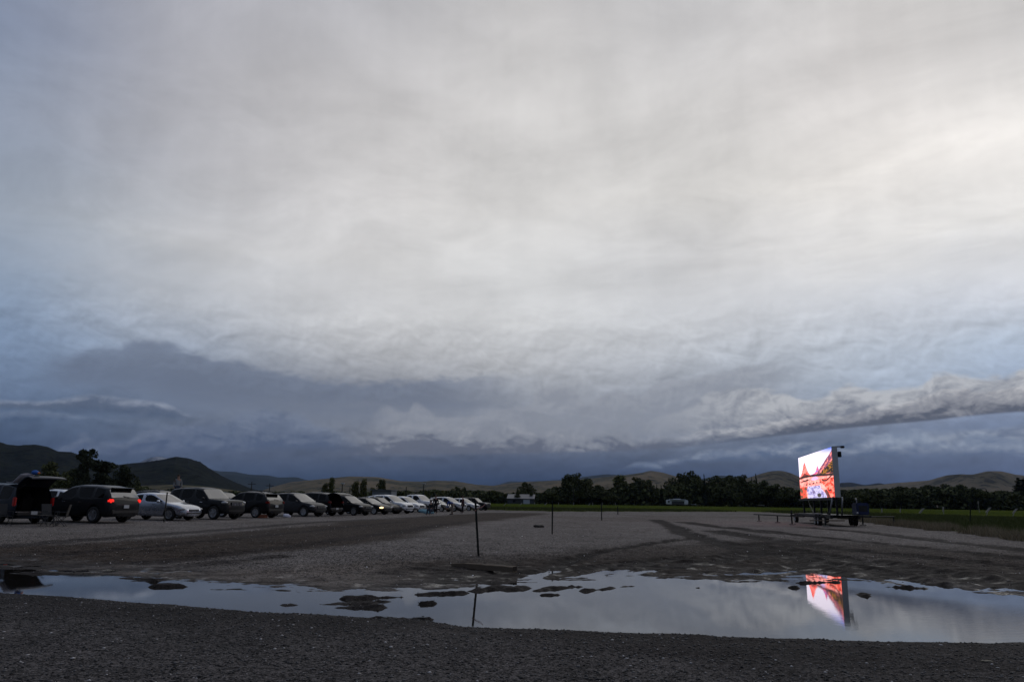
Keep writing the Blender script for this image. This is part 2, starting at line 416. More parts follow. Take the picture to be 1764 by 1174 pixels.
# edge between the lot and the meadow
MEAD = [(-400, 125), (-14, 122)] + [tuple(at_z(x, y, .42)[:2]) for x, y in [(960, 880.5), (1150, 881), (1300, 881), (1380, 885), (1490, 897), (1560, 906), (1640, 914), (1764, 926), (1950, 944)]] + [(60, 12), (70, -60)]
MX_, MY_ = np.array(MEAD).T
def meadow_s(X, Y):
    """signed distance, positive inside the meadow"""
    d = seg_dist(X, Y, MEAD)
    inside = np.zeros(X.shape, bool)
    poly = MEAD + [(9000, -60), (9000, 9000), (-9000, 9000), (-9000, 125)]
    n = len(poly)
    for i in range(n):
        x1, y1 = poly[i]; x2, y2 = poly[(i+1) % n]
        if y1 == y2: continue
        c = ((y1 > Y) != (y2 > Y)) & (X < (x2-x1)*(Y-y1)/(y2-y1)+x1)
        inside ^= c
    return np.where(inside, d, -d)
def height(X, Y, fine=True):
    X = np.asarray(X, float); Y = np.asarray(Y, float)
    yn = np.interp(X, NX_, NY_) + fbm(X*0.9, Y*0.9+5, 11, 4)*0.45
    yf = np.interp(X, FX_, FY_) + fbm(X*0.5, Y*1.2, 21, 4)*1.3
    sn = yn-Y; sf = Y-yf
    zn = np.interp(sn, [-3, -.35, 0, .35, 1.6, 4, 40], [-.13, -.07, 0, .045, .085, .10, .22])
    zf = np.interp(sf, [-3, -1.2, -.5, 0, 1.6, 3, 5, 13, 24, 60], [-.12, -.07, -.020, .001, .022, .07, .15, .27, .42, .42])
    zf = np.where((sf > 0) & (sf < 4), zf-.016*sstep(X, 1.5, 5)*np.exp(-((sf-1.3)/1.1)**2)-.010*sstep(X, 4, 8)*np.exp(-((sf-2.2)/1.2)**2), zf)
    # puddle ends well outside the picture
    endz = (sstep(np.abs(X-0.0), 15.5, 19))*0.3-0.13
    z = np.maximum(np.maximum(zn, zf), endz)
    for a, b, w in ISLW:
        if a[0] > 90: continue
        bb = (X > min(a[0], b[0])-1.5) & (X < max(a[0], b[0])+1.5) & (Y > min(a[1], b[1])-1.5) & (Y < max(a[1], b[1])+1.5)
        if not bb.any(): continue
        xx, yy = X[bb], Y[bb]
        d = seg_dist(xx, yy, [a, b]) + fbm(xx*3.5, yy*3.5, 31, 4, .65)*1.7*w + fbm(xx*1.1, yy*1.1, 35, 3)*2.4*w
        z[bb] = np.maximum(z[bb], .045 - .085*np.clip(d/w, 0, 3) + fbm(xx*9, yy*9, 33, 3)*.03)
    if fine:
        k = sstep(sf, -1.6, 0.3)*(1-sstep(Y, 24, 34))*(Y > 10)
        z = z + k*(fbm(X*.8+Y*.5, Y*2.6, 41, 5, .62)*0.095 + fbm(X*3.2, Y*4.5, 43, 5, .68)*0.078)
        k2 = sstep(sn, -.3, .4)
        z = z + k2*(fbm(X*1.2, Y*1.6, 51, 4)*0.03 + fbm(X*7, Y*7, 53, 3)*0.016)
        k3 = sstep(Y, 24, 34)
        z = z + k3*(fbm(X*.25, Y*.25, 61, 3)*0.04)
    return z
def axis(a, b, step, lo, hi, g=1.06):
    core = list(np.arange(a, b, step)); s = step; v = core[-1]
    up = []
    while v < hi: s *= g; v += s; up.append(v)
    s = step; v = core[0]; dn = []
    while v > lo: s *= g; v -= s; dn.append(v)
    return np.array(dn[::-1]+core+up)
gx = axis(-15.5, 13.5, .06, -9000, 9000); gy = axis(6.0, 22.0, .045, -300, 12000, 1.035)
GX, GY = np.meshgrid(gx, gy)
GZ = height(GX, GY)
# far meadow lies flat at lot level
ms = meadow_s(GX, GY)
GZ = np.where(ms > 0, .42+.10*sstep(ms, 0, 2.0)+fbm(GX*.3, GY*.3, 71, 3)*.10*(ms < 300) + .5*sstep(GY, 150, 400), GZ)
near_s = np.interp(GX, NX_, NY_)-GY
far_s = GY-np.interp(GX, FX_, FY_)
# --- base albedo by region: road gravel, lot gravel, brown mud, pale silt, grass
def px_poly(pts, z=.2): return [tuple(at_z(x, y, z)[:2]) for x, y in pts]
road = np.array([.044, .0395, .038]); lot = np.array([.150, .133, .122]); mud = np.array([.040, .029, .022]); silt = np.array([.125, .105, .090]); wetmud = np.array([.017, .0135, .0125])
n1 = fbm(GX*.35, GY*.35, 81, 4); n2 = fbm(GX*2, GY*2, 83, 4); n3 = fbm(GX*.09, GY*.05, 85, 4)
def blend(A, B, k): return A*(1-k[..., None])+B*k[..., None]
C = np.broadcast_to(lot, GX.shape+(3,)).copy()
C = C*(1+0.5*n1+0.5*n3)[..., None]
k = 1-sstep(far_s, 8, 22); C = blend(C, lot*.82, k*.6)
C = blend(C, mud*1.25, sstep(n3+0.4*n1, .05, .25)*.4)
# dirt road sweeping past the parked cars
rd = seg_dist(GX, GY, px_poly([(-400, 955), (-150, 951), (0, 949), (250, 940), (500, 926), (640, 912), (760, 900), (850, 890), (900, 886)], .25))
k = 1-sstep(rd+n1*2.2, 2.8, 4.4); C = blend(C, mud*(1.0), k*.92)
tr = [([(-150, 968), (0, 962), (250, 958), (420, 948), (560, 935), (700, 920), (800, 905)], .5), ([(0, 972), (200, 968), (330, 962), (470, 955)], .45),
      ([(0, 937), (200, 926), (400, 915), (600, 903), (760, 893)], .6), ([(0, 950), (250, 940), (500, 922), (700, 905)], .35)]
for p, w in tr:
    d = seg_dist(GX, GY, px_poly(p, .2)); C = blend(C, wetmud*1.3, (1-sstep(d+n2*.5, w*.5, w*1.4))*.7)
# pale drying silt left of the timber
sl = seg_dist(GX, GY, px_poly([(250, 992), (420, 994), (560, 992), (700, 990), (830, 985)], .03))
k = (1-sstep(sl+n1*2.0+n2*1.0, 1.3, 2.6)); C = blend(C, silt, k*.85)
C = blend(C, mud, (sstep(n2+n1*.5, .10, .22)*k)*.55)
# churned wet mud on the right, with ruts
rm = seg_dist(GX, GY, px_poly([(880, 992), (1000, 985), (1150, 975), (1300, 975), (1480, 978), (1650, 990), (1800, 1005)], .05))
km = (1-sstep(rm+n1*2.8+n2*2.0, 1.2, 3.4)); C = blend(C, wetmud*.85, km*.95)
C = blend(C, mud*.72, (1-sstep(seg_dist(GX, GY, px_poly([(1060, 965), (1250, 950), (1450, 945), (1650, 960), (1850, 975)], .2))+n1*4+n2*2, 1.5, 6.0))*.72)
ruts = [([(900, 985), (960, 966), (1030, 950), (1100, 941), (1200, 930)], .22), ([(930, 992), (1040, 972), (1120, 962), (1170, 958)], .3),
        ([(1000, 990), (1090, 972), (1180, 963), (1250, 962), (1330, 950), (1400, 938)], .3), ([(1080, 962), (1150, 968), (1240, 962), (1300, 948), (1310, 940)], .3),
        ([(1230, 922), (1330, 936), (1450, 950), (1600, 962), (1764, 976)], .5), ([(1260, 940), (1380, 952), (1500, 968), (1650, 985), (1764, 1000)], .45),
        ([(1380, 915), (1500, 926), (1640, 940), (1764, 951), (1900, 965)], .5), ([(1330, 925), (1500, 940), (1700, 958), (1900, 975)], .35),
        ([(1300, 975), (1400, 965), (1500, 975), (1640, 1000), (1764, 1015)], .35), ([(1180, 905), (1240, 915), (1330, 925)], .6), ([(860, 975), (950, 972), (1060, 965)], .25),
        ([(1130, 900), (1180, 925), (1270, 945), (1400, 962)], .4)]
rutd = np.full(GX.shape, 9.0)
for p, w in ruts:
    d = seg_dist(GX, GY, px_poly(p, .18))/w; rutd = np.minimum(rutd, d)
    C = blend(C, wetmud*.8, (1-sstep(d+n2*1.6+n1*.8, .8, 1.8))*.95)
GZ = np.where(far_s > .2, GZ-(1-sstep(rutd, .4, 1.3))*.035*(GY < 45)+np.exp(-((rutd-1.5)/.35)**2)*.025*(GY < 45), GZ)
# soaked dark ground along the puddle and on the roadside bank
C = blend(C, wetmud, np.maximum((1-sstep(GZ+n2*.02, .004, .022))*.75, (far_s < -.1)*(near_s < 0)*1.0))
k = sstep(near_s, -.6, .0); R_ = road*(1.05+.75*n1+.5*n2+.5*n3)[..., None]
R_ = blend(R_, wetmud*1.05, (1-sstep(near_s+n1*1.6+n2*.6, .4, 2.6))*.85)
R_ = blend(R_, road*1.5*(1+.5*n2)[..., None], sstep(near_s+n3*8+n1*2, 2.0, 4.4)*.75)
C = blend(C, R_, k)
C = np.where((GZ < 0)[..., None], np.array([.02, .016, .013]), C)
wet = np.clip((1-sstep(GZ, .01, .09))*(GY < 32) + km*.5 + k*0, 0, 1)
wet = np.where(far_s > 0, np.clip(wet + (1-sstep(rutd+n2, .3, 1.2))*.25*(GY < 40), 0, 1), wet*.6)
# meadow
gcol = np.array([.048, .064, .012]); g2 = np.array([.066, .080, .018]); dry = np.array([.16, .13, .08])
gn = fbm(GX*.03, GY*.012, 91, 4)
G = gcol*(1-sstep(gn, -.1, .25)[..., None])+g2*sstep(gn, -.1, .25)[..., None]
gk = sstep(ms+n1*.8, -.15, .25)
C = blend(C, G, gk)
V = np.stack([GX, GY, GZ], -1).reshape(-1, 3)

def ground_mat():
    global NT
    mt, t, b = newmat('gravel_ground'); NT = t
    at = t.nodes.new('ShaderNodeAttribute'); at.attribute_name = 'Col'
    aw = t.nodes.new('ShaderNodeAttribute'); aw.attribute_name = 'wet'
    ag = t.nodes.new('ShaderNodeAttribute'); ag.attribute_name = 'grassy'
    co = t.nodes.new('ShaderNodeTexCoord'); P = co.outputs['Object']
    v = t.nodes.new('ShaderNodeTexVoronoi'); v.inputs['Scale'].default_value = 26; t.links.new(P, v.inputs['Vector']); v.inputs['Randomness'].default_value = 1
    v2 = t.nodes.new('ShaderNodeTexVoronoi'); v2.inputs['Scale'].default_value = 70; t.links.new(P, v2.inputs['Vector'])
    sc = t.nodes.new('ShaderNodeSeparateColor'); t.links.new(v.outputs['Color'], sc.inputs[0])
    sc2 = t.nodes.new('ShaderNodeSeparateColor'); t.links.new(v2.outputs['Color'], sc2.inputs[0])
    n = noise(P, 3.0, 6, 0.65); nb = noise(P, 14.0, 5, 0.7)
    dirt = E(aw.outputs['Fac'])
    s = (E(sc.outputs[0])-0.5)*1.0 + (E(sc2.outputs[1])-0.5)*1.3 + (n-0.5)*0.9 + (nb-0.5)*1.4 + (noise(P, 0.7, 4, 0.6)-0.5)*0.8
    pale_chips = smooth(E(sc2.outputs[0]), 0.965, 0.99)*1.6*(1.0-dirt)  # a few fine cells made brighter, as lighter stone chips
    kk = clampE(1.0 + s*(1.45-dirt*0.9), 0.12, 3.5) + pale_chips*(1.0-E(ag.outputs['Fac']))
    t.links.new(mixc(1.0, at.outputs['Color'], comb(kk, kk, kk), 'MULTIPLY'), b.inputs['Base Color'])
    np_ = noise(P, 1.6, 5, 0.65)
    rr = 0.95 - dirt*(smooth(np_, .52, .66)*0.55+0.12) + (nb-0.5)*0.3*dirt
    t.links.new(clampE(rr, 0.12, 1).s, b.inputs['Roughness'])
    sp = (0.10+dirt*0.12)*(1.0-E(ag.outputs['Fac']))
    t.links.new(sp.s, b.inputs['Specular IOR Level'])
    bp = t.nodes.new('ShaderNodeBump'); bp.inputs['Strength'].default_value = 0.6; bp.inputs['Distance'].default_value = 0.012
    hgt = (1.0-E(v.outputs['Distance'])*1.0)*(1.0-dirt*0.8) + (1.0-E(v2.outputs['Distance']))*0.4*(1.0-dirt*0.8) + nb*0.8
    t.links.new(hgt.s, bp.inputs['Height']); t.links.new(bp.outputs[0], b.inputs['Normal'])
    return mt
ground = np_mesh('ground', V, grid_faces(*GX.shape), ground_mat(), {'Col': ('FLOAT_COLOR', C.reshape(-1, 3)), 'wet': ('FLOAT', wet), 'grassy': ('FLOAT', gk)})
tag(ground, kind='structure')

def gz(x, y):
    return float(height(np.array([x]), np.array([y]))[0])

# puddle water
mt, t, b = newmat('puddle_water'); NT = t
b.inputs['Base Color'].default_value = (.016, .014, .012, 1); b.inputs['Roughness'].default_value = 0.015; b.inputs['IOR'].default_value = 1.45
co = t.nodes.new('ShaderNodeTexCoord')
geo = t.nodes.new('ShaderNodeSeparateXYZ'); t.links.new(co.outputs['Object'], geo.inputs[0])
rip = smooth(E(geo.outputs[0]), 2.0, 9.0)*(1.0-smooth(E(geo.outputs[1]), 10.5, 15.0))
nw = noise(vscale(co.outputs['Object'], (0.7, 3.0, 1)), 6.0, 3, 0.5); nw2 = noise(co.outputs['Object'], 1.0, 2, 0.5)
bp = t.nodes.new('ShaderNodeBump'); bp.inputs['Distance'].default_value = 0.01; bp.inputs['Strength'].default_value = 1.0
hh = nw*(rip*0.085+0.010) + nw2*0.04
t.links.new(hh.s, bp.inputs['Height']); t.links.new(bp.outputs[0], b.inputs['Normal'])
wb = MB(); wb.add([(-19.5, 6.5, 0), (19.5, 6.5, 0), (19.5, 24, 0), (-19.5, 24, 0)], [(0, 1, 2, 3)])
tag(wb.build('water', mt), kind='structure')

# loose stones on the road edge and the lot: one uncountable mass
rng = np.random.default_rng(5)
def stones(n, xr, yr, smin, smax, seed):
    rg = np.random.default_rng(seed)
    x = rg.uniform(*xr, n); y = yr[0]+(yr[1]-yr[0])*rg.random(n)**1.3
    z = height(x, y); keep = (z > .012) & (meadow_s(x, y) < 0); x, y, z = x[keep], y[keep], z[keep]; n = len(x)
    s = smin+(smax-smin)*rg.random(n)**6
    base = np.array([(1, 0, 0), (0.3, .95, 0), (-.8, .6, 0), (-.8, -.6, 0), (.3, -.95, 0), (.1, .1, .75), (-.1, 0, -.6)], float)
    a = rg.uniform(0, 6.28, n); ca, sa = np.cos(a), np.sin(a)
    B = base[None]*(1+rg.uniform(-.3, .3, (n, 7, 3)))*np.stack([s*rg.uniform(.7, 1.3, n), s, s*rg.uniform(.4, .8, n)], -1)[:, None, :]
    X = B[..., 0]*ca[:, None]-B[..., 1]*sa[:, None]+x[:, None]; Y = B[..., 0]*sa[:, None]+B[..., 1]*ca[:, None]+y[:, None]
    Z = B[..., 2]+z[:, None]+.2*s[:, None]
    f = np.array([(0, 1, 5), (1, 2, 5), (2, 3, 5), (3, 4, 5), (4, 0, 5), (1, 0, 6), (2, 1, 6), (3, 2, 6), (4, 3, 6), (0, 4, 6)])
    c = rg.random(n); col = np.repeat((.030+.15*c**2.5+.35*(c > .975))[:, None], 7, 1)
    tint = np.array([1.0, .95, .93]); cc = col.reshape(-1, 1)*tint
    return np.stack([X, Y, Z], -1).reshape(-1, 3), (f[None]+7*np.arange(n)[:, None, None]).reshape(-1, 3), cc
S1 = stones(110000, (-8.5, 8.5), (5.5, 14), .004, .022, 1); S2 = stones(22000, (-22, 24), (15, 40), .008, .028, 2)
VV = np.concatenate([S1[0], S2[0]]); FF = np.concatenate([S1[1], S2[1]+len(S1[0])]); CC = np.concatenate([S1[2], S2[2]*2.6])
mt, t, b = newmat('stone'); at = t.nodes.new('ShaderNodeAttribute'); at.attribute_name = 'Col'; t.links.new(at.outputs['Color'], b.inputs['Base Color'])
b.inputs['Roughness'].default_value = .7; b.inputs['Specular IOR Level'].default_value = .35
tag(np_mesh('gravel', VV, FF, mt, {'Col': ('FLOAT_COLOR', CC)}, smooth=False), 'loose dark gravel scattered along the road edge and the lot', 'gravel', kind='stuff')

# ---------------------------------------------------------------- hills
def hill_mat(name, cols, scale, spots=None):
    global NT
    mt, t, b = newmat(name); NT = t
    co = t.nodes.new('ShaderNodeTexCoord'); n = noise(co.outputs['Object'], scale, 6, 0.6); n2_ = noise(co.outputs['Object'], scale*9, 5, 0.65)
    c = mixc(smooth(n, .38, .62), cols[0], cols[1])
    c = mixc(smooth(n2_+(n-0.5)*0.6, .5, .62), c, cols[2])
    t.links.new(c, b.inputs['Base Color']); b.inputs['Roughness'].default_value = 1; b.inputs['Specular IOR Level'].default_value = 0.05
    bp = t.nodes.new('ShaderNodeBump'); bp.inputs['Distance'].default_value = 12; bp.inputs['Strength'].default_value = .6
    t.links.new(n2_.s, bp.inputs['Height']); t.links.new(bp.outputs[0], b.inputs['Normal'])
    return mt
def ridge(name, pts, D, depth, mat, rough=1.0, seed=0, bumps=0.0, step=2.0, fin=0.0):
    xs = np.arange(pts[0][0], pts[-1][0]+.1, step); px = np.array([p[0] for p in pts]); py = np.array([p[1] for p in pts])
    ys = np.interp(xs, px, py)
    # soften the hand-placed profile
    kk = np.hanning(9); kk /= kk.sum(); ys = np.convolve(np.pad(ys, 4, 'edge'), kk, 'valid')
    tip = (np.abs(fbm(xs*.6, xs*0+3, seed+9, 4, .8))*2-.3)*fin/F_PX*D
    P = np.array([at_y(x, y, D) for x, y in zip(xs, ys)])
    H = P[:, 2]-.4; azx = P[:, 0]/D
    S = np.concatenate([np.linspace(-1, -.06, 44), [-.04, -.02, 0, .02, .04, .06], np.linspace(.1, .6, 8)]); ns = len(S)
    rows = []
    for s in S:
        Yd = D+s*depth
        prof = (1-abs(s)**1.35) if s < 0 else (1-(s/1.0)**2)
        g = fbm(azx*D/depth*3.1+s*.6, np.full_like(azx, s*1.7), seed, 5)
        hz = H*prof*(1+rough*g*(1-prof**3)*1.2)
        if bumps: hz = hz+bumps*fbm(azx*D*.02, np.full_like(azx, Yd*.02), seed+5, 3, .7)*np.clip(hz/ (H.max()*.3), 0, 1)
        if s < 0: hz = np.minimum(hz, (H*1.0)*(Yd/D)+0*hz)
        hz = hz + tip*max(0, 1-abs(s)/.05)
        if s == S[0]: hz = hz*0-5
        rows.append(np.stack([azx*Yd, np.full_like(azx, Yd), hz+.4], -1))
    V = np.array(rows).reshape(-1, 3)
    o = np_mesh(name, V, grid_faces(ns, len(xs)), mat)
    return tag(o, kind='structure')
forest = hill_mat('forest_slope', [(.006, .009, .008), (.016, .020, .012), (.004, .006, .005)], .004)
tan = hill_mat('dry_hill', [(.175, .135, .080), (.105, .092, .052), (.050, .048, .028)], .0022)
tan2 = hill_mat('dry_hill_grey', [(.165, .138, .098), (.100, .090, .062), (.042, .042, .034)], .0024)
blue = hill_mat('far_mountain', [(.030, .040, .036), (.045, .052, .045), (.022, .030, .028)], .0005)
snow = hill_mat('snow_peak', [(.35, .37, .42), (.12, .13, .14), (.05, .06, .06)], .0012)
ridge('mountain', [(300, 812), (345, 803), (375, 811), (405, 812), (430, 817), (460, 818), (480, 822), (510, 821), (535, 828), (560, 838), (600, 850), (640, 862)], 11000, 3500, blue, 1, 3)
ridge('mountain', [(225, 806), (250, 791), (262, 787), (275, 786), (290, 789), (310, 800), (330, 812)], 9500, 2000, snow, 1, 4)
ridge('mountain', [(820, 842), (860, 834), (878, 828), (895, 829), (930, 828), (980, 825), (1010, 820), (1045, 816), (1075, 818), (1110, 824), (1180, 830), (1220, 822), (1240, 818), (1290, 822), (1330, 840), (1360, 850)], 12000, 3500, blue, 1, 5)
ridge('mountain', [(1400, 845), (1440, 832), (1465, 830), (1490, 835), (1515, 831), (1540, 838), (1580, 848)], 8000, 2000, forest, 1, 6)
ridge('hill', [(430, 852), (470, 838), (500, 830), (540, 826), (580, 822), (600, 820), (650, 821), (690, 828), (725, 829), (750, 827), (785, 828), (820, 834), (850, 836), (885, 831), (930, 828), (980, 827), (1040, 821), (1080, 817), (1105, 814), (1120, 810), (1140, 813), (1165, 820), (1215, 828), (1300, 834), (1400, 838), (1500, 845)], 5200, 1800, tan, 1.3, 7, fin=1.0)
ridge('hill', [(1220, 850), (1265, 832), (1290, 822), (1312, 815), (1328, 811), (1345, 810), (1362, 814), (1380, 822), (1410, 832), (1440, 838), (1480, 842), (1540, 850)], 3600, 1200, tan2, 1.3, 8, fin=1.2)
ridge('hill', [(1380, 850), (1450, 838), (1500, 836), (1545, 831), (1575, 829), (1600, 827), (1630, 818), (1655, 816), (1675, 817), (1700, 811), (1725, 811), (1750, 817), (1780, 820), (1850, 815), (1950, 830), (2050, 850)], 4200, 1500, tan2, 1.4, 9, fin=1.2)
ridge('hill', [(-420, 790), (-250, 770), (-100, 765), (-30, 758), (0, 761), (12, 765), (30, 767), (60, 765), (82, 769), (100, 777), (122, 778), (150, 788), (180, 796), (205, 800), (225, 797), (245, 796), (265, 793), (285, 790), (303, 786), (325, 789), (345, 796), (360, 806), (380, 818), (405, 830), (430, 840), (470, 850), (510, 860)], 2600, 1000, forest, .7, 10, bumps=6, step=.7, fin=3.0)
ridge('hill', [(150, 862), (200, 846), (240, 836), (300, 834), (360, 838), (420, 846), (480, 856), (520, 864)], 1500, 500, tan, .6, 11)

# ================================================================== vehicles
GLASS = pmat('car_glass', (.003, .0035, .004), .04, 0, .3, var=.05, ior=1.4)
SCREEN_GLASS = pmat('windscreen_glass', (.012, .013, .013), .05, 0, .9, var=.05, ior=2.35)
TYRE = pmat('tyre_rubber', (.012, .012, .012), .8); RIMM = pmat('wheel_alloy', (.45, .46, .48), .3, .8)
RIMD = pmat('wheel_alloy_dark', (.12, .12, .125), .35, .7)
TRIM = pmat('black_trim', (.010, .010, .011), .55); CHROME = pmat('chrome', (.6, .6, .62), .15, 1)
REDL = pmat('tail_lens', (.20, .008, .008), .15, coat=1); REDON = pmat('tail_lens_lit', (.5, .02, .02), .3, emit=(1, .025, .015), estr=.9, var=0)
REDLOW = pmat('tail_lens_bright', (.42, .015, .015), .15, coat=1)
CLR = pmat('head_lens', (.35, .36, .38), .08, .3, coat=1); HEADON = pmat('head_lens_lit', (.8, .7, .5), .3, emit=(1, .72, .35), estr=2.2, var=0)
PLATE = pmat('number_plate', (.45, .47, .5), .5); AMBER = pmat('amber_lens', (.5, .16, .02), .2)
INTER = pmat('cabin_cloth', (.018, .016, .016), .95)
def paint(name, col, metal=.3, rough=.35):
    dk = max(col) < .05
    return pmat('paint_'+name, col, .5 if dk else rough, 0 if dk else metal, spec=.12 if dk else .5, coat=.38 if dk else 1.0, var=.06, scale=2)
P_BLACK = paint('black', (.008, .008, .009)); P_CHAR = paint('charcoal', (.012, .013, .015)); P_DARKBLUE = paint('dark_blue', (.010, .014, .024))
P_SILVER = paint('silver', (.42, .45, .52), .8, .28); P_WHITE = paint('white', (.72, .73, .75), 0); P_GREY = paint('grey', (.028, .028, .032)); P_TAN = paint('tan', (.12, .10, .075))
P_BROWN = paint('brown_black', (.016, .013, .012)); P_PEARL = paint('pearl', (.60, .61, .63), .1)

SPECS = {
 # belt line B, roof line T (only where there is a cabin), key numbers
 'sedan': dict(L=4.75, W=1.78, R=.33, xf=1.45, xr=-1.30, zb=.20, B=[(-2.37, .72), (-2.2, .94), (-1.6, 1.0), (.6, .93), (1.1, .92), (1.9, .78), (2.25, .66), (2.37, .50)],
   T=[(-1.85, .99), (-1.05, 1.36), (-.45, 1.44), (.15, 1.42), (.35, 1.37), (1.25, .90)], pil=[-1.45, -.32, -.24, .72], rear=(-1.85, -1.05), wind=(.35, 1.25), side=(-1.45, .95)),
 'suv': dict(L=4.85, W=1.92, R=.38, xf=1.48, xr=-1.42, zb=.26, B=[(-2.42, .80), (-2.34, 1.12), (-1.6, 1.12), (.6, 1.06), (1.0, 1.08), (1.8, 1.0), (2.25, .86), (2.42, .62)],
   T=[(-2.36, 1.12), (-2.05, 1.60), (-1.4, 1.71), (-.3, 1.75), (.25, 1.68), (1.2, 1.06)], pil=[-1.95, -1.32, -1.22, -.28, -.20, .68], rear=(-2.36, -2.05), wind=(.25, 1.2), side=(-1.95, .95)),
 'compact_suv': dict(L=4.45, W=1.84, R=.36, xf=1.36, xr=-1.28, zb=.25, B=[(-2.22, .78), (-2.14, 1.06), (-1.4, 1.06), (.6, 1.0), (1.0, 1.01), (1.7, .92), (2.05, .80), (2.22, .60)],
   T=[(-2.15, 1.07), (-1.8, 1.50), (-1.2, 1.62), (-.3, 1.66), (.2, 1.60), (1.15, 1.0)], pil=[-1.72, -1.18, -1.08, -.24, -.16, .66], rear=(-2.15, -1.8), wind=(.2, 1.15), side=(-1.72, .92)),
 'hatchback': dict(L=4.3, W=1.78, R=.33, xf=1.32, xr=-1.24, zb=.21, B=[(-2.15, .72), (-2.07, .98), (-1.4, .98), (.6, .92), (1.0, .92), (1.65, .82), (2.0, .70), (2.15, .52)],
   T=[(-2.08, .98), (-1.65, 1.34), (-1.1, 1.46), (-.3, 1.50), (.2, 1.45), (1.15, .91)], pil=[-1.55, -1.1, -1.02, -.24, -.16, .66], rear=(-2.08, -1.65), wind=(.2, 1.15), side=(-1.55, .92)),
 'boxy': dict(L=4.5, W=1.9, R=.39, xf=1.38, xr=-1.28, zb=.30, B=[(-2.24, .85), (-2.2, 1.14), (-1.4, 1.14), (.6, 1.12), (.85, 1.14), (1.9, 1.07), (2.17, 1.02), (2.24, .70)],
   T=[(-2.21, 1.14), (-2.1, 1.70), (-1.4, 1.78), (-.2, 1.80), (.32, 1.74), (.98, 1.13)], pil=[-1.95, -1.28, -1.18, -.25, -.15, .56], rear=(-2.21, -2.1), wind=(.32, .98), side=(-1.95, .80)),
 'van': dict(L=5.1, W=1.98, R=.35, xf=1.60, xr=-1.45, zb=.20, B=[(-2.52, .78), (-2.46, 1.06), (-1.5, 1.06), (.9, 1.0), (1.35, 1.0), (2.0, .86), (2.38, .74), (2.55, .52)],
   T=[(-2.47, 1.06), (-2.25, 1.66), (-1.7, 1.76), (-.3, 1.80), (.55, 1.70), (1.6, .98)], pil=[-2.15, -1.32, -1.2, -.22, -.12, .98], rear=(-2.47, -2.25), wind=(.55, 1.6), side=(-2.15, 1.25)),
 'pickup': dict(L=5.8, W=2.0, R=.42, xf=1.85, xr=-1.75, zb=.38, B=[(-2.9, 1.22), (-2.85, 1.27), (-1.0, 1.27), (.8, 1.22), (1.3, 1.25), (2.4, 1.16), (2.78, 1.08), (2.9, .72)],
   T=[(-.98, 1.27), (-.80, 1.85), (-.3, 1.90), (.45, 1.90), (.7, 1.83), (1.4, 1.23)], pil=[-.72, -.05, .05, .92], rear=(-.98, -.80), wind=(.7, 1.4), side=(-.72, 1.1)),
}
_wheel_cache = {}
def wheel_meshes(Rw, style):
    key = (Rw, style)
    if key in _wheel_cache: return _wheel_cache[key]
    tm = MB(); w = .115
    tm.lathe([(Rw*.62, -w*.8), (Rw*.68, -w), (Rw*.93, -w), (Rw, -w*.65), (Rw, w*.65), (Rw*.93, w), (Rw*.68, w), (Rw*.62, w*.8)], axis='y', n=28)
    rm = MB()
    rm.lathe([(Rw*.62, -w*.85), (Rw*.66, -w*.95), (Rw*.66, w*.95), (Rw*.60, w*.92), (Rw*.57, w*.4), (Rw*.12, w*.25), (.001, w*.25)], axis='y', n=28)
    for side in (1,):
        ns = 5 if style != 6 else 6
        for k in range(ns):
            a = 2*math.pi*k/ns
            rot = Matrix.Rotation(-a, 3, 'Y')
            c = rot @ Vector((Rw*.34, side*w*.62, 0))
            rm.box(tuple(c), (Rw*.56, .035, Rw*.17), rot)
        rm.lathe([(.001, w*.80), (Rw*.13, w*.78), (Rw*.16, w*.4)], axis='y', n=12)
    a = tm; b_ = rm
    _wheel_cache[key] = (a, b_)
    return _wheel_cache[key]
_whm = {}
def add_wheels(root, sp, style, rimm):
    for i, (x, s) in enumerate([(sp['xf'], 1), (sp['xf'], -1), (sp['xr'], 1), (sp['xr'], -1)]):
        key = (sp['R'], style, rimm.name)
        if key not in _whm:
            a, b_ = wheel_meshes(sp['R'], style)
            wo_ = a.build('wheel', TYRE, root, True); rm = b_.build('rim', rimm, wo_)
            _whm[key] = (wo_.data, rm.data)
        else:
            wo_ = bpy.data.objects.new('wheel', _whm[key][0]); COL.objects.link(wo_); wo_.parent = root
            rm = bpy.data.objects.new('rim', _whm[key][1]); COL.objects.link(rm); rm.parent = wo_
        wo_.location = (x, s*(sp['W']/2-.125), sp['R'])
        wo_.rotation_euler = (0, 0, 0 if s > 0 else math.pi)
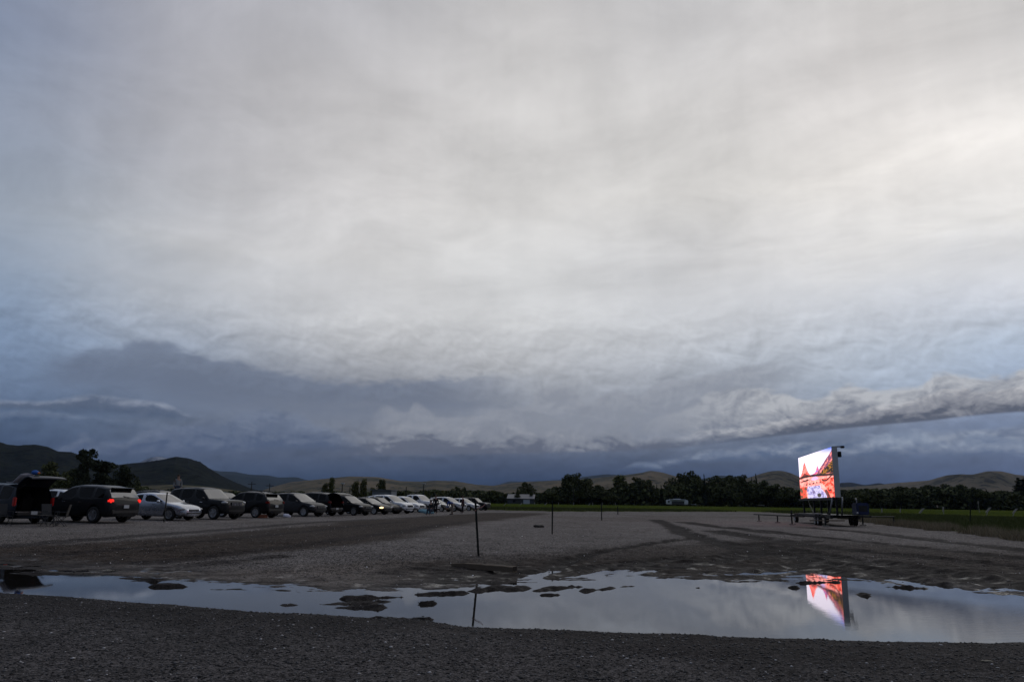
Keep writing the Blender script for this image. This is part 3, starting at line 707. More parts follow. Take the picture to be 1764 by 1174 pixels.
def car_body(root, sp, paintm, open_rear=False, glassm=None):
    L2 = sp['L']/2; Rw = sp['R']; zb = sp['zb']
    Bx, Bz = np.array(sp['B']).T; Tx, Tz = np.array(sp['T']).T
    Tmax = Tz.max(); r0, r1 = sp['rear']; w0, w1 = sp['wind']
    st = set([round(v, 3) for v in list(Bx)+list(Tx)+sp['pil']])
    for xw in (sp['xf'], sp['xr']):
        for k in (-1.17, -1.12, -.95, -.62, -.2, .2, .62, .95, 1.12, 1.17): st.add(round(xw+k*Rw, 3))
    st |= {round((w0+w1)/2, 3), round((r0+r1)/2, 3)}
    xs = sorted(v for v in st if Bx[0] <= v <= Bx[-1])
    out = [xs[0]]
    for v in xs[1:]:
        if v-out[-1] > .035: out.append(v)
    for p in sp['pil']+[w0, w1, r0, r1]:            # keep pillars exact
        j = int(np.argmin([abs(o-p) for o in out])); out[j] = p
    xs = sorted(set(out))
    bm = bmesh.new(); rows = []
    def half(x):
        q = np.interp(abs(x), [0, L2-.9, L2-.35, L2-.08, L2], [1, .995, .95, .86, .78]) if x > 0 else np.interp(abs(x), [0, L2-.6, L2-.2, L2-.05, L2], [1, .99, .965, .93, .90])
        return sp['W']/2*q
    for x in xs:
        hw = half(x); B = float(np.interp(x, Bx, Bz)); cab = Tx[0] <= x <= Tx[-1]
        T = float(np.interp(x, Tx, Tz)) if cab else B
        za = zb + (.14 if x > L2-.25 or x < -L2+.2 else 0)
        for xw in (sp['xf'], sp['xr']):
            d = abs(x-xw)/(Rw*1.16)
            if d < 1: za = max(za, Rw+Rw*1.16*math.sqrt(1-d*d)-.02)
        za = min(za, B-.12)
        zm = max(za+.03, zb+.42*(B-zb)); inn = sp['W']/2-.30
        g = max(0.0, (T-B)/(Tmax-B+1e-6)) if cab else 0
        if g > .02:
            hT = hw*(.965-.16*g)
            top = [(hT, T-.055*g-.005), (hT-.13*g-.02, T+.005), (hT*.5, T+.025), (0, T+.032)]
        else:
            top = [(hw*.90, B+.02), (hw*.72, B+.035), (hw*.40, B+.045), (0, B+.05)]
        pr = [(0, zb+.02), (inn, zb+.02), (inn, za), (hw*.975, za), (hw, zm), (hw*.995, min(zm+.5*(B-zm), B-.03)), (hw*.965, B)]+top
        Lr = [bm.verts.new((x, y, z)) for y, z in pr]
        Rr = [Lr[0]]+[bm.verts.new((x, -y, z)) for y, z in pr[1:-1]]+[Lr[-1]]
        rows.append((Lr, Rr))
    n = len(rows[0][0]); wind = []; rearw = []; sides = {1: [], -1: []}; opened = []
    for i in range(len(xs)-1):
        xm = (xs[i]+xs[i+1])/2
        for s, idx in ((1, 0), (-1, 1)):
            a, b_ = rows[i][idx], rows[i+1][idx]
            for k in range(n-1):
                vs = [a[k], b_[k], b_[k+1], a[k+1]]
                if s > 0: vs = vs[::-1]
                vs2 = []
                for v in vs:
                    if v not in vs2: vs2.append(v)
                if len(vs2) < 3: continue
                try: f = bm.faces.new(vs2)
                except ValueError: continue
                if k >= 7 and w0 < xm < w1: wind.append(f)
                if k >= 7 and r0 < xm < r1: rearw.append(f)
                if k == 6 and sp['side'][0] < xm < sp['side'][1]:
                    pw = False
                    for p, q in zip(sp['pil'][:-1], sp['pil'][1:]):
                        if q-p < .13 and p-1e-4 < xm < q+1e-4: pw = True
                    if not pw: sides[s].append(f)
                if open_rear and k >= 4 and xm < r1 and xm > r0-.5 and k >= 7: opened.append(f)
    for (Lr, Rr), flip in ((rows[0], False), (rows[-1], True)):
        for k in range(n-1):
            vs = [Lr[k], Lr[k+1], Rr[k+1], Rr[k]]; vs2 = []
            for v in vs:
                if v not in vs2: vs2.append(v)
            if len(vs2) < 3: continue
            if flip: vs2 = vs2[::-1]
            f = bm.faces.new(vs2)
            if open_rear and not flip and k >= 3: opened.append(f)
    bmesh.ops.recalc_face_normals(bm, faces=list(bm.faces))
    # real panes: inset each window and take its faces out as parts
    if open_rear: rearw = []
    panes = []
    def groups(fs):
        fs = set(fs); res = []
        while fs:
            seed = fs.pop(); g = [seed]; stck = [seed]
            while stck:
                f = stck.pop()
                for e in f.edges:
                    for h in e.link_faces:
                        if h in fs: fs.remove(h); g.append(h); stck.append(h)
            res.append(g)
        return res
    jobs = [('windscreen', wind)]+([('rear_window', rearw)] if rearw else [])
    for s in (1, -1):
        for g in groups(sides[s]): jobs.append(('side_window', g))
    for nm, fs in jobs:
        if not fs: continue
        bmesh.ops.inset_region(bm, faces=fs, thickness=.035 if nm == 'side_window' else .05, depth=-.006, use_even_offset=True)
        panes.append((nm, fs))
    kill = []
    for nm, fs in panes:
        fs = [f for f in fs if f.is_valid]
        vi = {}; vs = []; ff = []
        for f in fs:
            ids = []
            for v in f.verts:
                if v not in vi: vi[v] = len(vs); vs.append(tuple(v.co))
                ids.append(vi[v])
            ff.append(tuple(ids))
        g = MB(); g.add(vs, ff); o = g.build(nm, glassm or (GLASS if nm == 'side_window' else SCREEN_GLASS), root, True)
        kill += fs
    if open_rear: kill += [f for f in opened if f.is_valid]
    bmesh.ops.delete(bm, geom=list(set(kill)), context='FACES')
    me = bpy.data.meshes.new('body'); bm.to_mesh(me); bm.free()
    o = link(me, 'body', paintm, root, True)
    md = o.modifiers.new('sub', 'SUBSURF'); md.levels = 1; md.render_levels = 1
    return o, half
def make_car(kind, name, label, cat, paintm, x=None, y=None, pos=None, heading=0, lights='', rim=None, style=5, rails=False, open_rear=False, group='vehicles parked across the gravel lot', scale=1.0, glassm=None, rack=False):
    """x, y: photograph point of the lowest visible near side wheel"""
    sp = SPECS[kind]; L2 = sp['L']/2; W2 = sp['W']/2
    if pos is None:
        p = at_z(x, y, .42)[:2]
        nrm = np.array([math.cos(R(heading)), math.sin(R(heading))]); side = np.array([-nrm[1], nrm[0]])
        toward = side if side@p < 0 else -side
        p = p - toward*W2
        pos = (p[0], p[1])
    root = thing(name, label, cat, (pos[0], pos[1], max(.36, gz(pos[0], pos[1])-.0)), R(heading), group)
    root.scale = (scale,)*3
    body, half = car_body(root, sp, paintm, open_rear, glassm)
    add_wheels(root, sp, style, rim or RIMM)
    Bf = float(np.interp(L2-.25, *np.array(sp['B']).T)); Bb = float(np.interp(-L2+.05, *np.array(sp['B']).T)); zb = sp['zb']
    for s in (1, -1):
        hl = MB(); hl.ball((L2-.26, s*(half(L2-.26)-.13), Bf-.10), (.22, .17, .085 if kind != 'boxy' else .10))
        on = 'h' in lights and s == -1
        hl.build('headlight', HEADON if (on or 'H' in lights) else CLR, root, True)
        tz = Bb+.02 if kind in ('sedan',) else Bb+.04
        tl = MB(); hh = .13 if kind in ('sedan', 'hatchback') else .17
        if kind == 'van': tl.box((-L2+.12, s*(W2-.075), .98), (.16, .13, .40), bev=.03)
        else: tl.box((-L2+.13, s*(half(-L2+.12)-.10), tz), (.24, .22, hh), bev=.04)
        tl.build('tail_light', REDON if 't' in lights else (REDLOW if kind == 'van' else REDL), root)
        mr = MB(); mr.ball((sp['side'][1]-.12, s*(W2+.10), float(np.interp(.6, *np.array(sp['B']).T))+.06), (.07, .12, .085))
        mr.build('mirror', paintm, root, True)
        for hx in ([-.55, .45] if kind != 'pickup' else [-.35, .5]):
            hd = MB(); hd.box((hx, s*(W2-.005), sp['B'][2][1]-.16), (.20, .035, .03), bev=.01); hd.build('door_handle', CHROME if paintm in (P_CHAR, P_DARKBLUE) else paintm, root)
        if rails:
            T = sp['T']; rl = MB()
            rl.tube([(T[1][0]+.15, s*(W2*.68), T[1][1]+.06), (T[2][0], s*(W2*.70), T[2][1]+.09), (T[3][0], s*(W2*.70), T[3][1]+.08), (T[4][0]-.02, s*(W2*.68), T[4][1]+.06)], .02, 6)
            rl.build('roof_rail', TRIM if paintm not in (P_SILVER, P_WHITE) else CHROME, root, True)
        seam = MB()
    gr = MB(); gh = .20 if kind in ('suv', 'compact_suv', 'boxy', 'pickup') else .12
    gr.box((L2-.045, 0, Bf-.17), (.10, half(L2-.1)*1.05, gh), bev=.02)
    grille = gr.build('grille', TRIM, root)
    if kind == 'boxy':
        for k in range(7):
            s_ = MB(); s_.box((L2+.012, (k-3)*.125, Bf-.17), (.03, .055, gh*.85), bev=.01); s_.build('grille_slot', CHROME, grille)
    else:
        s_ = MB(); s_.box((L2+.012, 0, Bf-.17), (.02, half(L2-.1)*.95, .025)); s_.build('grille_bar', CHROME, grille)
    bp_ = MB(); bp_.box((L2-.10, 0, zb+.20), (.20, half(L2-.1)*1.5, .14), bev=.04); bp_.build('front_bumper', TRIM, root)
    rb = MB(); rb.box((-L2+.07, 0, zb+.26), (.18, half(-L2+.1)*1.8, .20), bev=.04); rb.build('rear_bumper', TRIM if kind != 'pickup' else CHROME, root)
    pl = MB(); pl.box((-L2-.02, 0, zb+.36 if kind == 'sedan' else zb+.50 if not open_rear else zb+.28), (.02, .30, .15)); pl.build('number_plate', PLATE, root)
    if kind in ('suv', 'compact_suv', 'hatchback', 'boxy') and not open_rear:
        spm = MB(); spm.box((sp['rear'][1]-.10, 0, sp['T'][1][1]+.01), (.24, W2*1.35, .04), Matrix.Rotation(R(-4), 3, 'Y'), bev=.015); spm.build('spoiler', paintm, root)
        wp = MB(); wp.tube([(sp['rear'][0]-.03, -.25, sp['T'][0][1]+.06), (sp['rear'][0]+.05, .12, sp['T'][0][1]+.12)], .012, 5); wp.build('rear_wiper', TRIM, root)
    if kind == 'pickup':
        bd = MB(); bd.box((-1.95, 0, 1.24), (1.7, 1.6, .10)); bd.build('bed_cover', TRIM, root)
    if rack:
        rk = MB()
        for q in (-.9, -.1): rk.tube([(q, -W2*.7, sp['T'][2][1]+.10), (q, W2*.7, sp['T'][2][1]+.10)], .025, 6)
        rk.build('roof_rack', TRIM, root)
    if open_rear:
        rx = sp['rear'][1]; zt = sp['T'][1][1]; z0 = zb+.32; x0 = -L2+.06; x1 = x0+1.5; w = W2-.17
        c = MB(); c.add([(x0, -w, z0), (x1, -w, z0), (x1, w, z0), (x0, w, z0), (x0+.25, -w+.1, zt-.05), (x1, -w+.1, zt-.05), (x1, w-.1, zt-.05), (x0+.25, w-.1, zt-.05)],
                        [(0, 1, 2, 3), (0, 4, 5, 1), (3, 2, 6, 7), (4, 7, 6, 5), (1, 5, 6, 2)])
        c.build('cargo_space', INTER, root)
        c = MB(); c.box((x0+.0, 0, z0+.0), (.10, w*2+.1, .05), bev=.015); c.build('sill', CHROME, root)
        for q in (-.42, .42):
            c = MB(); c.box((x1-.35, q, z0+.35), (.14, .62, .62), Matrix.Rotation(R(-10), 3, 'Y'), bev=.06); c.box((x1-.42, q, z0+.74), (.10, .26, .16), bev=.04); c.build('rear_seat', INTER, root)
        ng = 9; lg = 1.22; vs = []; fs = []; up = R(27) if kind == 'van' else R(8)
        for th in (0, -.055):
            for i in range(ng):
                u = i/(ng-1); xx = rx+.02 - lg*u*math.cos(up); zz = zt+.05 + lg*u*math.sin(up) + .20*math.sin(u*math.pi*.9)*(1 if kind == 'van' else .4) - .26*u*u + th
                wd = (W2-.20)+.06*u
                for j in range(7):
                    t = j/6*2-1; vs.append((xx, t*wd, zz-.03*t*t))
        for k in range(2):
            for i in range(ng-1):
                for j in range(6):
                    a = k*ng*7+i*7+j; q = (a, a+1, a+8, a+7); fs.append(q if k else q[::-1])
        N1 = ng*7
        for i in range(ng-1):
            for j in (0, 6):
                a = i*7+j; fs.append((a, a+7, a+7+N1, a+N1))
        for j in range(6):
            for i in (0, ng-1):
                a = i*7+j; fs.append((a, a+1, a+1+N1, a+N1))
        lm = MB(); lm.add(vs, fs); lid = lm.build('liftgate', paintm, root, False)
        for s in (1, -1):
            g = MB(); g.tube([(rx-.02, s*(W2-.24), zt-.14), (rx-.55, s*(W2-.24), zt+.10)], .014, 6); g.build('gas_strut', TRIM, root)
    return root

def px_heading(deg): return deg
HB = 158   # backed in: nose points away from the screen
HF = -20   # nose towards the screen
pv = at_z(54, 899, .42)[:2]; hv = R(157)
van = make_car('van', 'parked_minivan', 'dark blue minivan with its rear liftgate raised, at the left end of the row', 'minivan', P_DARKBLUE, pos=(pv[0]+2.35*math.cos(hv)-.2, pv[1]+2.35*math.sin(hv)+.2), heading=157, open_rear=True, rim=RIMM)
make_car('suv', 'parked_suv', 'large charcoal crossover backed in with its tail lights glowing, beside the open minivan', 'suv', P_CHAR, x=118, y=897.4, pos=None, heading=161, lights='t', style=6, scale=1.03).location
for_fix = []
sed = make_car('sedan', 'parked_sedan', 'silver sedan facing the screen between two dark SUVs', 'car', P_SILVER, x=249, y=895.2, heading=-15)
make_car('boxy', 'parked_off_roader', 'dark boxy off-roader with a slotted grille parked right of the silver sedan', 'off-roader', P_CHAR, x=333, y=893.4, heading=-22)
make_car('compact_suv', 'parked_hatchback', 'black hatchback backed in, its rear window catching the light, next to the boxy off-roader', 'car', P_BLACK, x=410, y=890.8, heading=160, rails=True)
make_car('compact_suv', 'parked_crossover', 'dark grey crossover facing right behind the white bag on the ground', 'suv', P_GREY, x=495, y=888.8, heading=-24)
make_car('suv', 'parked_suv', 'black SUV backed in with its tailgate lifted and cabin lamp lit, mid row', 'suv', P_BLACK, x=521, y=887.4, heading=158, open_rear=True, rim=RIMD)
make_car('compact_suv', 'parked_crossover', 'black crossover with a bright windscreen just right of the SUV with the lifted tailgate', 'suv', P_BLACK, x=585, y=886.8, heading=-26, scale=.95)
make_car('sedan', 'parked_sedan', 'black sedan with one headlight switched on', 'car', P_BLACK, x=620, y=885.0, heading=-26, lights='h')
make_car('hatchback', 'parked_hatchback', 'dark hatchback wedged between the sedan with a lit headlight and the first white SUV', 'car', P_BROWN, x=643, y=883.8, heading=-26, rim=RIMD)
make_car('suv', 'parked_suv', 'white SUV in the middle of the row, nearest of the white ones', 'suv', P_WHITE, x=661, y=883.6, heading=-27)
make_car('compact_suv', 'parked_crossover', 'white crossover parked directly behind the nearest white SUV', 'suv', P_WHITE, x=689, y=882.0, heading=-27)
make_car('pickup', 'parked_pickup', 'white pickup truck with a roof rack beyond the two white SUVs', 'pickup', P_WHITE, x=708, y=881.0, heading=-28, rack=True)
make_car('sedan', 'parked_sedan', 'tan sedan near the far end of the row behind the bending person', 'car', P_TAN, x=742, y=880.6, heading=-27)
make_car('suv', 'parked_suv', 'white SUV at the far end of the row behind the tan sedan', 'suv', P_PEARL, x=764, y=880.2, heading=-27, rails=True)
make_car('compact_suv', 'parked_crossover', 'small white crossover between the farthest white SUV and the black off-roader', 'suv', P_WHITE, x=792, y=879.2, heading=-28)
make_car('boxy', 'parked_off_roader', 'black boxy off-roader at the far right end of the row', 'off-roader', P_BLACK, x=813, y=878.4, heading=-20, rim=RIMD)
# second row, seen over and between the first
make_car('compact_suv', 'parked_crossover', 'white crossover in the second row glimpsed beside the minivan, roof rack on top', 'suv', P_WHITE, x=72, y=884.0, heading=160, lights='t', rack=True, group='second row of vehicles')
make_car('suv', 'parked_suv', 'dark SUV in the second row with a lit headlight above the silver sedan', 'suv', P_CHAR, x=262, y=883.5, heading=-15, lights='H', group='second row of vehicles', rails=True)
make_car('suv', 'parked_suv', 'dark SUV in the second row behind the boxy off-roader', 'suv', P_BROWN, x=372, y=881.0, heading=-22, group='second row of vehicles')
make_car('sedan', 'parked_sedan', 'silver sedan in the second row behind the off-roader bonnet', 'car', P_SILVER, x=404, y=880.0, heading=-22, group='second row of vehicles')
make_car('compact_suv', 'parked_crossover', 'white crossover in the second row behind the black crossover windscreen', 'suv', P_WHITE, x=598, y=877.2, heading=-24, group='second row of vehicles')
make_car('suv', 'parked_suv', 'black SUV in the second row left of the grey cargo trailer', 'suv', P_BLACK, x=640, y=876.4, heading=-24, group='second row of vehicles', rim=RIMD)
make_car('sedan', 'parked_sedan', 'dark sedan in the second row right of the pickup', 'car', P_CHAR, x=742, y=875.4, heading=-24, group='second row of vehicles')
make_car('boxy', 'parked_off_roader', 'dark off-roader in the second row behind the dark grey crossover', 'off-roader', P_CHAR, x=490, y=879.0, heading=-20, group='second row of vehicles', rails=True)

# ================================================================== the lit screen on its trailer
GZL = .44
DARKM = pmat('black_steel', (.012, .012, .013), .5, .4); GALV = pmat('galvanised_steel', (.30, .31, .33), .4, .7); SIDEM = pmat('screen_cabinet_side', (.46, .48, .50), .45, .1)
BLUEM = pmat('blue_generator_paint', (.012, .022, .085), .45); WOODM = pmat('weathered_timber', (.12, .09, .062), .9, bump=.5, scale=9); CONC = pmat('pale_block', (.26, .24, .21), .9)
D1 = 47.5
pRT = at_y(1431.6, 769.4, D1); pRB = at_y(1438.7, 855.6, D1)
x_r = (pRT[0]+pRB[0])/2; z_t = pRT[2]; z_b = pRB[2]
pdir = ray(1138, 867.5); pdir = np.array([pdir[0], pdir[1]]); pdir /= np.linalg.norm(pdir)
# the far edge is where the view ray of its top corner crosses that direction
d = ray(1375.2, 788.9); A_ = np.array([[pdir[0], -d[0]], [pdir[1], -d[1]]]); wS, tS = np.linalg.solve(A_, -np.array([x_r, D1]))
wS = float(wS)
SCR_AZ = math.atan2(pdir[1], pdir[0])
trl = thing('screen_trailer', 'mobile trailer carrying a huge lit screen that shows a red canyon, right of the lot', 'screen trailer', (x_r, D1, GZL), SCR_AZ)
# local frame: +x runs along the screen away from the viewer, +y is behind?  the picture side is +y (left of +x)
hS = z_t-z_b; zb_ = z_b-GZL
def canyon(nx=170, ny=110):
    """picture shown on the screen: u 0..1 left to right as seen, v 0..1 upwards"""
    u, v = np.meshgrid(np.linspace(0, 1, nx), np.linspace(0, 1, ny))
    n = fbm(u*9, v*9, 201, 5); nf = fbm(u*34, v*40, 203, 4); nm = fbm(u*16, v*22, 205, 4)
    img = np.ones((ny, nx, 3))*np.array([.78, .70, .82])
    blue_ = np.clip((v-.86)/.14, 0, 1)*np.clip((u-.55)/.4, 0, 1)
    img = blend(img, np.array([.05, .12, .62]), blue_)
    red = np.array([.88, .055, .035]); pink = np.array([1.0, .26, .22]); dark = np.array([.018, .010, .009]); gold = np.array([.30, .125, .012]); vio = np.array([.26, .16, .48])
    # left red peak and its shoulders
    pk = .50+.36*np.exp(-np.abs((u-.20)/.10)**1.5)
    img = blend(img, blend(np.broadcast_to(red, img.shape), pink, np.clip(.5+nf*3, 0, 1)), sstep(pk-v+nf*.02, 0, .01)*(u < .47))
    pk = .54+.17*np.exp(-np.abs((u-.60)/.05)**1.3)
    img = blend(img, blend(np.broadcast_to(vio, img.shape), red, np.clip(.4+nm*3, 0, 1)), sstep(pk-v, 0, .012)*(u > .42))
    # big right hand slope, violet upper face, golden lower face
    sl_ = .50+np.clip((u-.48)/.52, 0, 1)**1.15*.44+n*.05
    img = blend(img, blend(np.broadcast_to(np.array([.16, .05, .10]), img.shape), pink*.8, sstep(nf+np.sin((u-v)*60)*.1, 0, .12)), sstep(sl_-v, 0, .012)*(u > .45))
    sl2 = .50+np.clip((u-.62)/.38, 0, 1)**1.0*.24+n*.05
    img = blend(img, blend(np.broadcast_to(dark, img.shape), gold, sstep(nf+.5*nm, -.02, .14)), sstep(sl2-v, 0, .015)*(u > .5))
    lf = .50+.09*np.exp(-((u-.20)/.12)**2)+nf*.05
    img = blend(img, dark*2+red*.12, sstep(lf-v, 0, .01)*(u < .45))
    # tree line, river flats
    low = v < .485+.012*np.sin(u*9)
    flats = blend(np.broadcast_to(pink, img.shape), np.array([1, .38, .33]), sstep(nm, -.10, .12)); flats = blend(flats, red*.6, sstep(nf, .12, .2)*.6)
    img = np.where(low[..., None], flats, img)
    band = np.exp(-((v-.485-.02*np.sin(u*5))/.028)**2); img = blend(img, dark, np.clip(band*1.4+nf, 0, 1)*sstep(band, .2, .5))
    refl = np.exp(-((u-.50)/.12)**2-((v-.43)/.045)**2); img = blend(img, np.array([.52, .36, .66]), sstep(refl+nf*.5, .3, .75))
    isl = np.exp(-((u-.18)/.20)**2-((v-.40-.12*(u-.1))/.022)**2); img = blend(img, dark*1.5, sstep(isl+nf*.6, .42, .6))
    tr_ = np.exp(-((v-.305-.05*u)/.018)**2)*sstep(np.sin(u*60)+nf*3, -.2, .3)*(u > .18)*(u < .78); img = blend(img, dark*2, sstep(tr_, .3, .5))
    # pale braided river fanning towards the viewer
    cx = .46+.02*np.sin(v*20); wv = .19+.33*np.clip(.30-v, 0, .3); riv = (np.abs(u-cx-.35*np.clip(.2-v, 0, 1)) < wv+.03*nm) & (v < .275)
    rc = blend(np.broadcast_to(np.array([.46, .42, .62]), img.shape), np.array([.12, .09, .28]), sstep(nf+nm*.6, .04, .16)*.8)
    img = np.where(riv[..., None], rc, img)
    img = blend(img, dark+.03, sstep(.05-np.hypot((u-.60)*.8, v-.055), 0, .01)); img = blend(img, dark+np.array([.05, .02, .12]), sstep(.038-np.hypot((u-.45)*.8, v-.13), 0, .01)*.8)
    # red boulders and brush in the lower corners
    rk = (u > .72+.10*np.sin(v*11)) & (v < .40) & ~riv; c2 = blend(np.broadcast_to(np.array([.75, .05, .025]), img.shape), np.array([1, .22, .16]), sstep(nf+nm*.5, .0, .12)); c2 = blend(c2, dark*2, sstep(-nf, .14, .22))
    img = np.where(rk[..., None], c2, img)
    rim_ = np.exp(-((v-.40-.05*np.sin(u*14))/.02)**2)*(u > .70); img = blend(img, dark*1.5, sstep(rim_, .35, .6))
    lk = (u < .24-.03*np.sin(v*15)) & (v < .27); c3 = blend(np.broadcast_to(np.array([.7, .07, .04]), img.shape), np.array([.12, .06, .03]), sstep(nm+.4*nf, .0, .07))
    img = np.where(lk[..., None], c3, img)
    k_ = sstep(.05-np.abs(u-.78-.5*(.16-v)), 0, .02)*(v < .16)*.9; img = blend(img, dark*2, k_)
    return u, v, img
u_, v_, img_ = canyon()
# as seen by the viewer the far end of the screen is its left side
Vp = np.stack([wS*(1-u_), np.full_like(u_, .004), zb_+hS*v_], -1).reshape(-1, 3)
mt, t, b = newmat('led_screen_picture'); at = t.nodes.new('ShaderNodeAttribute'); at.attribute_name = 'Col'
b.inputs['Base Color'].default_value = (.01, .01, .01, 1); t.links.new(at.outputs['Color'], b.inputs['Emission Color']); b.inputs['Emission Strength'].default_value = 1.75; b.inputs['Roughness'].default_value = .5
o = np_mesh('screen_picture', Vp, grid_faces(*u_.shape), mt, {'Col': ('FLOAT_COLOR', img_.reshape(-1, 3))}); 
cab_t = .34
cabm = MB(); cabm.box((wS/2, -cab_t/2, zb_+hS/2), (wS+.02, cab_t, hS+.03), bev=.01); cab = cabm.build('screen_cabinet', SIDEM, trl); o.parent = cab
s_ = MB(); s_.box((wS/2, .0, zb_-.09), (wS, .30, .16)); s_.build('lower_beam', DARKM, trl)
s_ = MB(); s_.tube([(.3, -.1, zb_+hS+.03), (.3, -.75, zb_+hS+.05)], .04, 6); s_.box((.3, -.72, zb_+hS+.02), (.25, .22, .14), bev=.03); s_.build('floodlight_bracket', DARKM, trl)  # unlit floodlight bracket at the top corner of the screen
s_ = MB(); s_.box((.1, -.47, zb_+hS-.45), (.25, .20, .35), bev=.03); s_.build('junction_box', DARKM, trl)
for q in (.25, 2.6, 5.0, 7.4, wS-.4):
    s_ = MB(); s_.box((q, -.12, (zb_+.62)/2), (.12, .12, zb_-.66)); s_.build('upright', DARKM, trl)
for q, off in ((.05, .12), (.05, -.42)):
    s_ = MB(); s_.tube([(q, off, zb_), (q+.6, off+(.15 if off > 0 else -.05), .62)], .05, 8); s_.build('ram', GALV, trl, True)
s_ = MB(); s_.tube([(1.5, -.2, zb_-.1), (3.6, -.2, .66)], .04, 6); s_.tube([(wS-1.5, -.2, zb_-.1), (wS-3.6, -.2, .66)], .04, 6); s_.build('brace', DARKM, trl)
s_ = MB(); s_.box((wS/2, .35, .55), (wS+.6, .14, .20)); s_.box((wS/2, -1.25, .55), (wS+.6, .14, .20))
for k in range(9): s_.box((.2+k*(wS-.2)/8, -.45, .55), (.10, 1.5, .14))
s_.box((wS/2, -.45, .66), (wS+.3, 1.66, .03)); s_.build('chassis', DARKM, trl)
wm_, rm_ = wheel_meshes(.34, 5)
first = None
for (q, sd_) in ((2.0, .62), (2.95, .62), (2.0, -1.52), (2.95, -1.52), (wS-1.2, .62), (wS-1.2, -1.52)):
    if first is None: w_ = wm_.build('wheel', TYRE, trl, True); r_ = rm_.build('rim', RIMM, w_); first = (w_.data, r_.data)
    else:
        w_ = bpy.data.objects.new('wheel', first[0]); COL.objects.link(w_); w_.parent = trl; r_ = bpy.data.objects.new('rim', first[1]); COL.objects.link(r_); r_.parent = w_
    w_.location = (q, sd_, .34); w_.rotation_euler = (0, 0, 0 if sd_ > 0 else math.pi)
s_ = MB(); s_.box((2.5, .62, .72), (2.0, .30, .05), bev=.02); s_.build('mudguard', GALV, trl)
s_ = MB(); s_.box((1.3, -1.72, 1.06), (1.3, .72, .74), bev=.06); gen = s_.build('generator', BLUEM, trl)
s_ = MB(); s_.box((.64, -1.72, 1.08), (.03, .5, .36), bev=.01); s_.build('louvre', TRIM, gen)
s_ = MB(); s_.tube([(1.6, -1.6, 1.40), (1.6, -1.6, 1.66), (1.7, -1.56, 1.70)], .04, 8); s_.build('exhaust', GALV, gen)
s_ = MB(); s_.box((1.3, -1.72, .60), (1.5, .85, .10)); s_.build('generator_shelf', DARKM, trl)
s_ = MB(); s_.ball((.1, -1.25, .80), (.06, .06, .07)); s_.build('marker_lamp', CLR, trl, True)
# levelling outriggers, each with leg and foot; world points turned into the trailer's frame
def tl(p):
    dx_, dy_ = p[0]-x_r, p[1]-D1; c_, s__ = math.cos(-SCR_AZ), math.sin(-SCR_AZ)
    return (dx_*c_-dy_*s__, dx_*s__+dy_*c_, p[2]-GZL)
def out_arm(p0, p1, legs, r=.06):
    a = MB(); a.tube([p0, p1], r, 6); arm = a.build('outrigger', DARKM, trl)
    for q in legs:
        l = MB(); l.tube([(q[0], q[1], q[2]), (q[0], q[1], .05)], .05, 6); lg = l.build('outrigger_leg', DARKM, arm)
        f = MB(); f.box((q[0], q[1], .035), (.36, .36, .06), bev=.01); f.build('foot_pad', CONC, lg)
pa = tl(at_y(1299, 885.0, 60)); pb = tl(at_y(1385, 889.0, 51)); 
out_arm(pa, pb, [tl(at_y(1307, 885.6, 59)), tl(at_y(1339, 887, 55.5))])
pa = tl(at_y(1362, 886.5, 50)); pb = tl(at_y(1420, 889, 48)); out_arm(pa, pb, [tl(at_y(1363, 878, 50)), tl(at_y(1421, 889, 46.5))], .05)
pa = tl(at_y(1480, 889.0, 50)); pb = tl(at_y(1540, 889.5, 52)); out_arm(pa, pb, [tl(at_y(1539, 889.5, 52)), tl(at_y(1484.5, 877, 50.5))], .045)
s_ = MB(); a_, b_ = tl(at_y(1395, 896, 46.5)), tl(at_y(1455, 896, 47)); s_.tube([a_, b_], .04, 6); s_.build('side_rail', WOODM, trl)

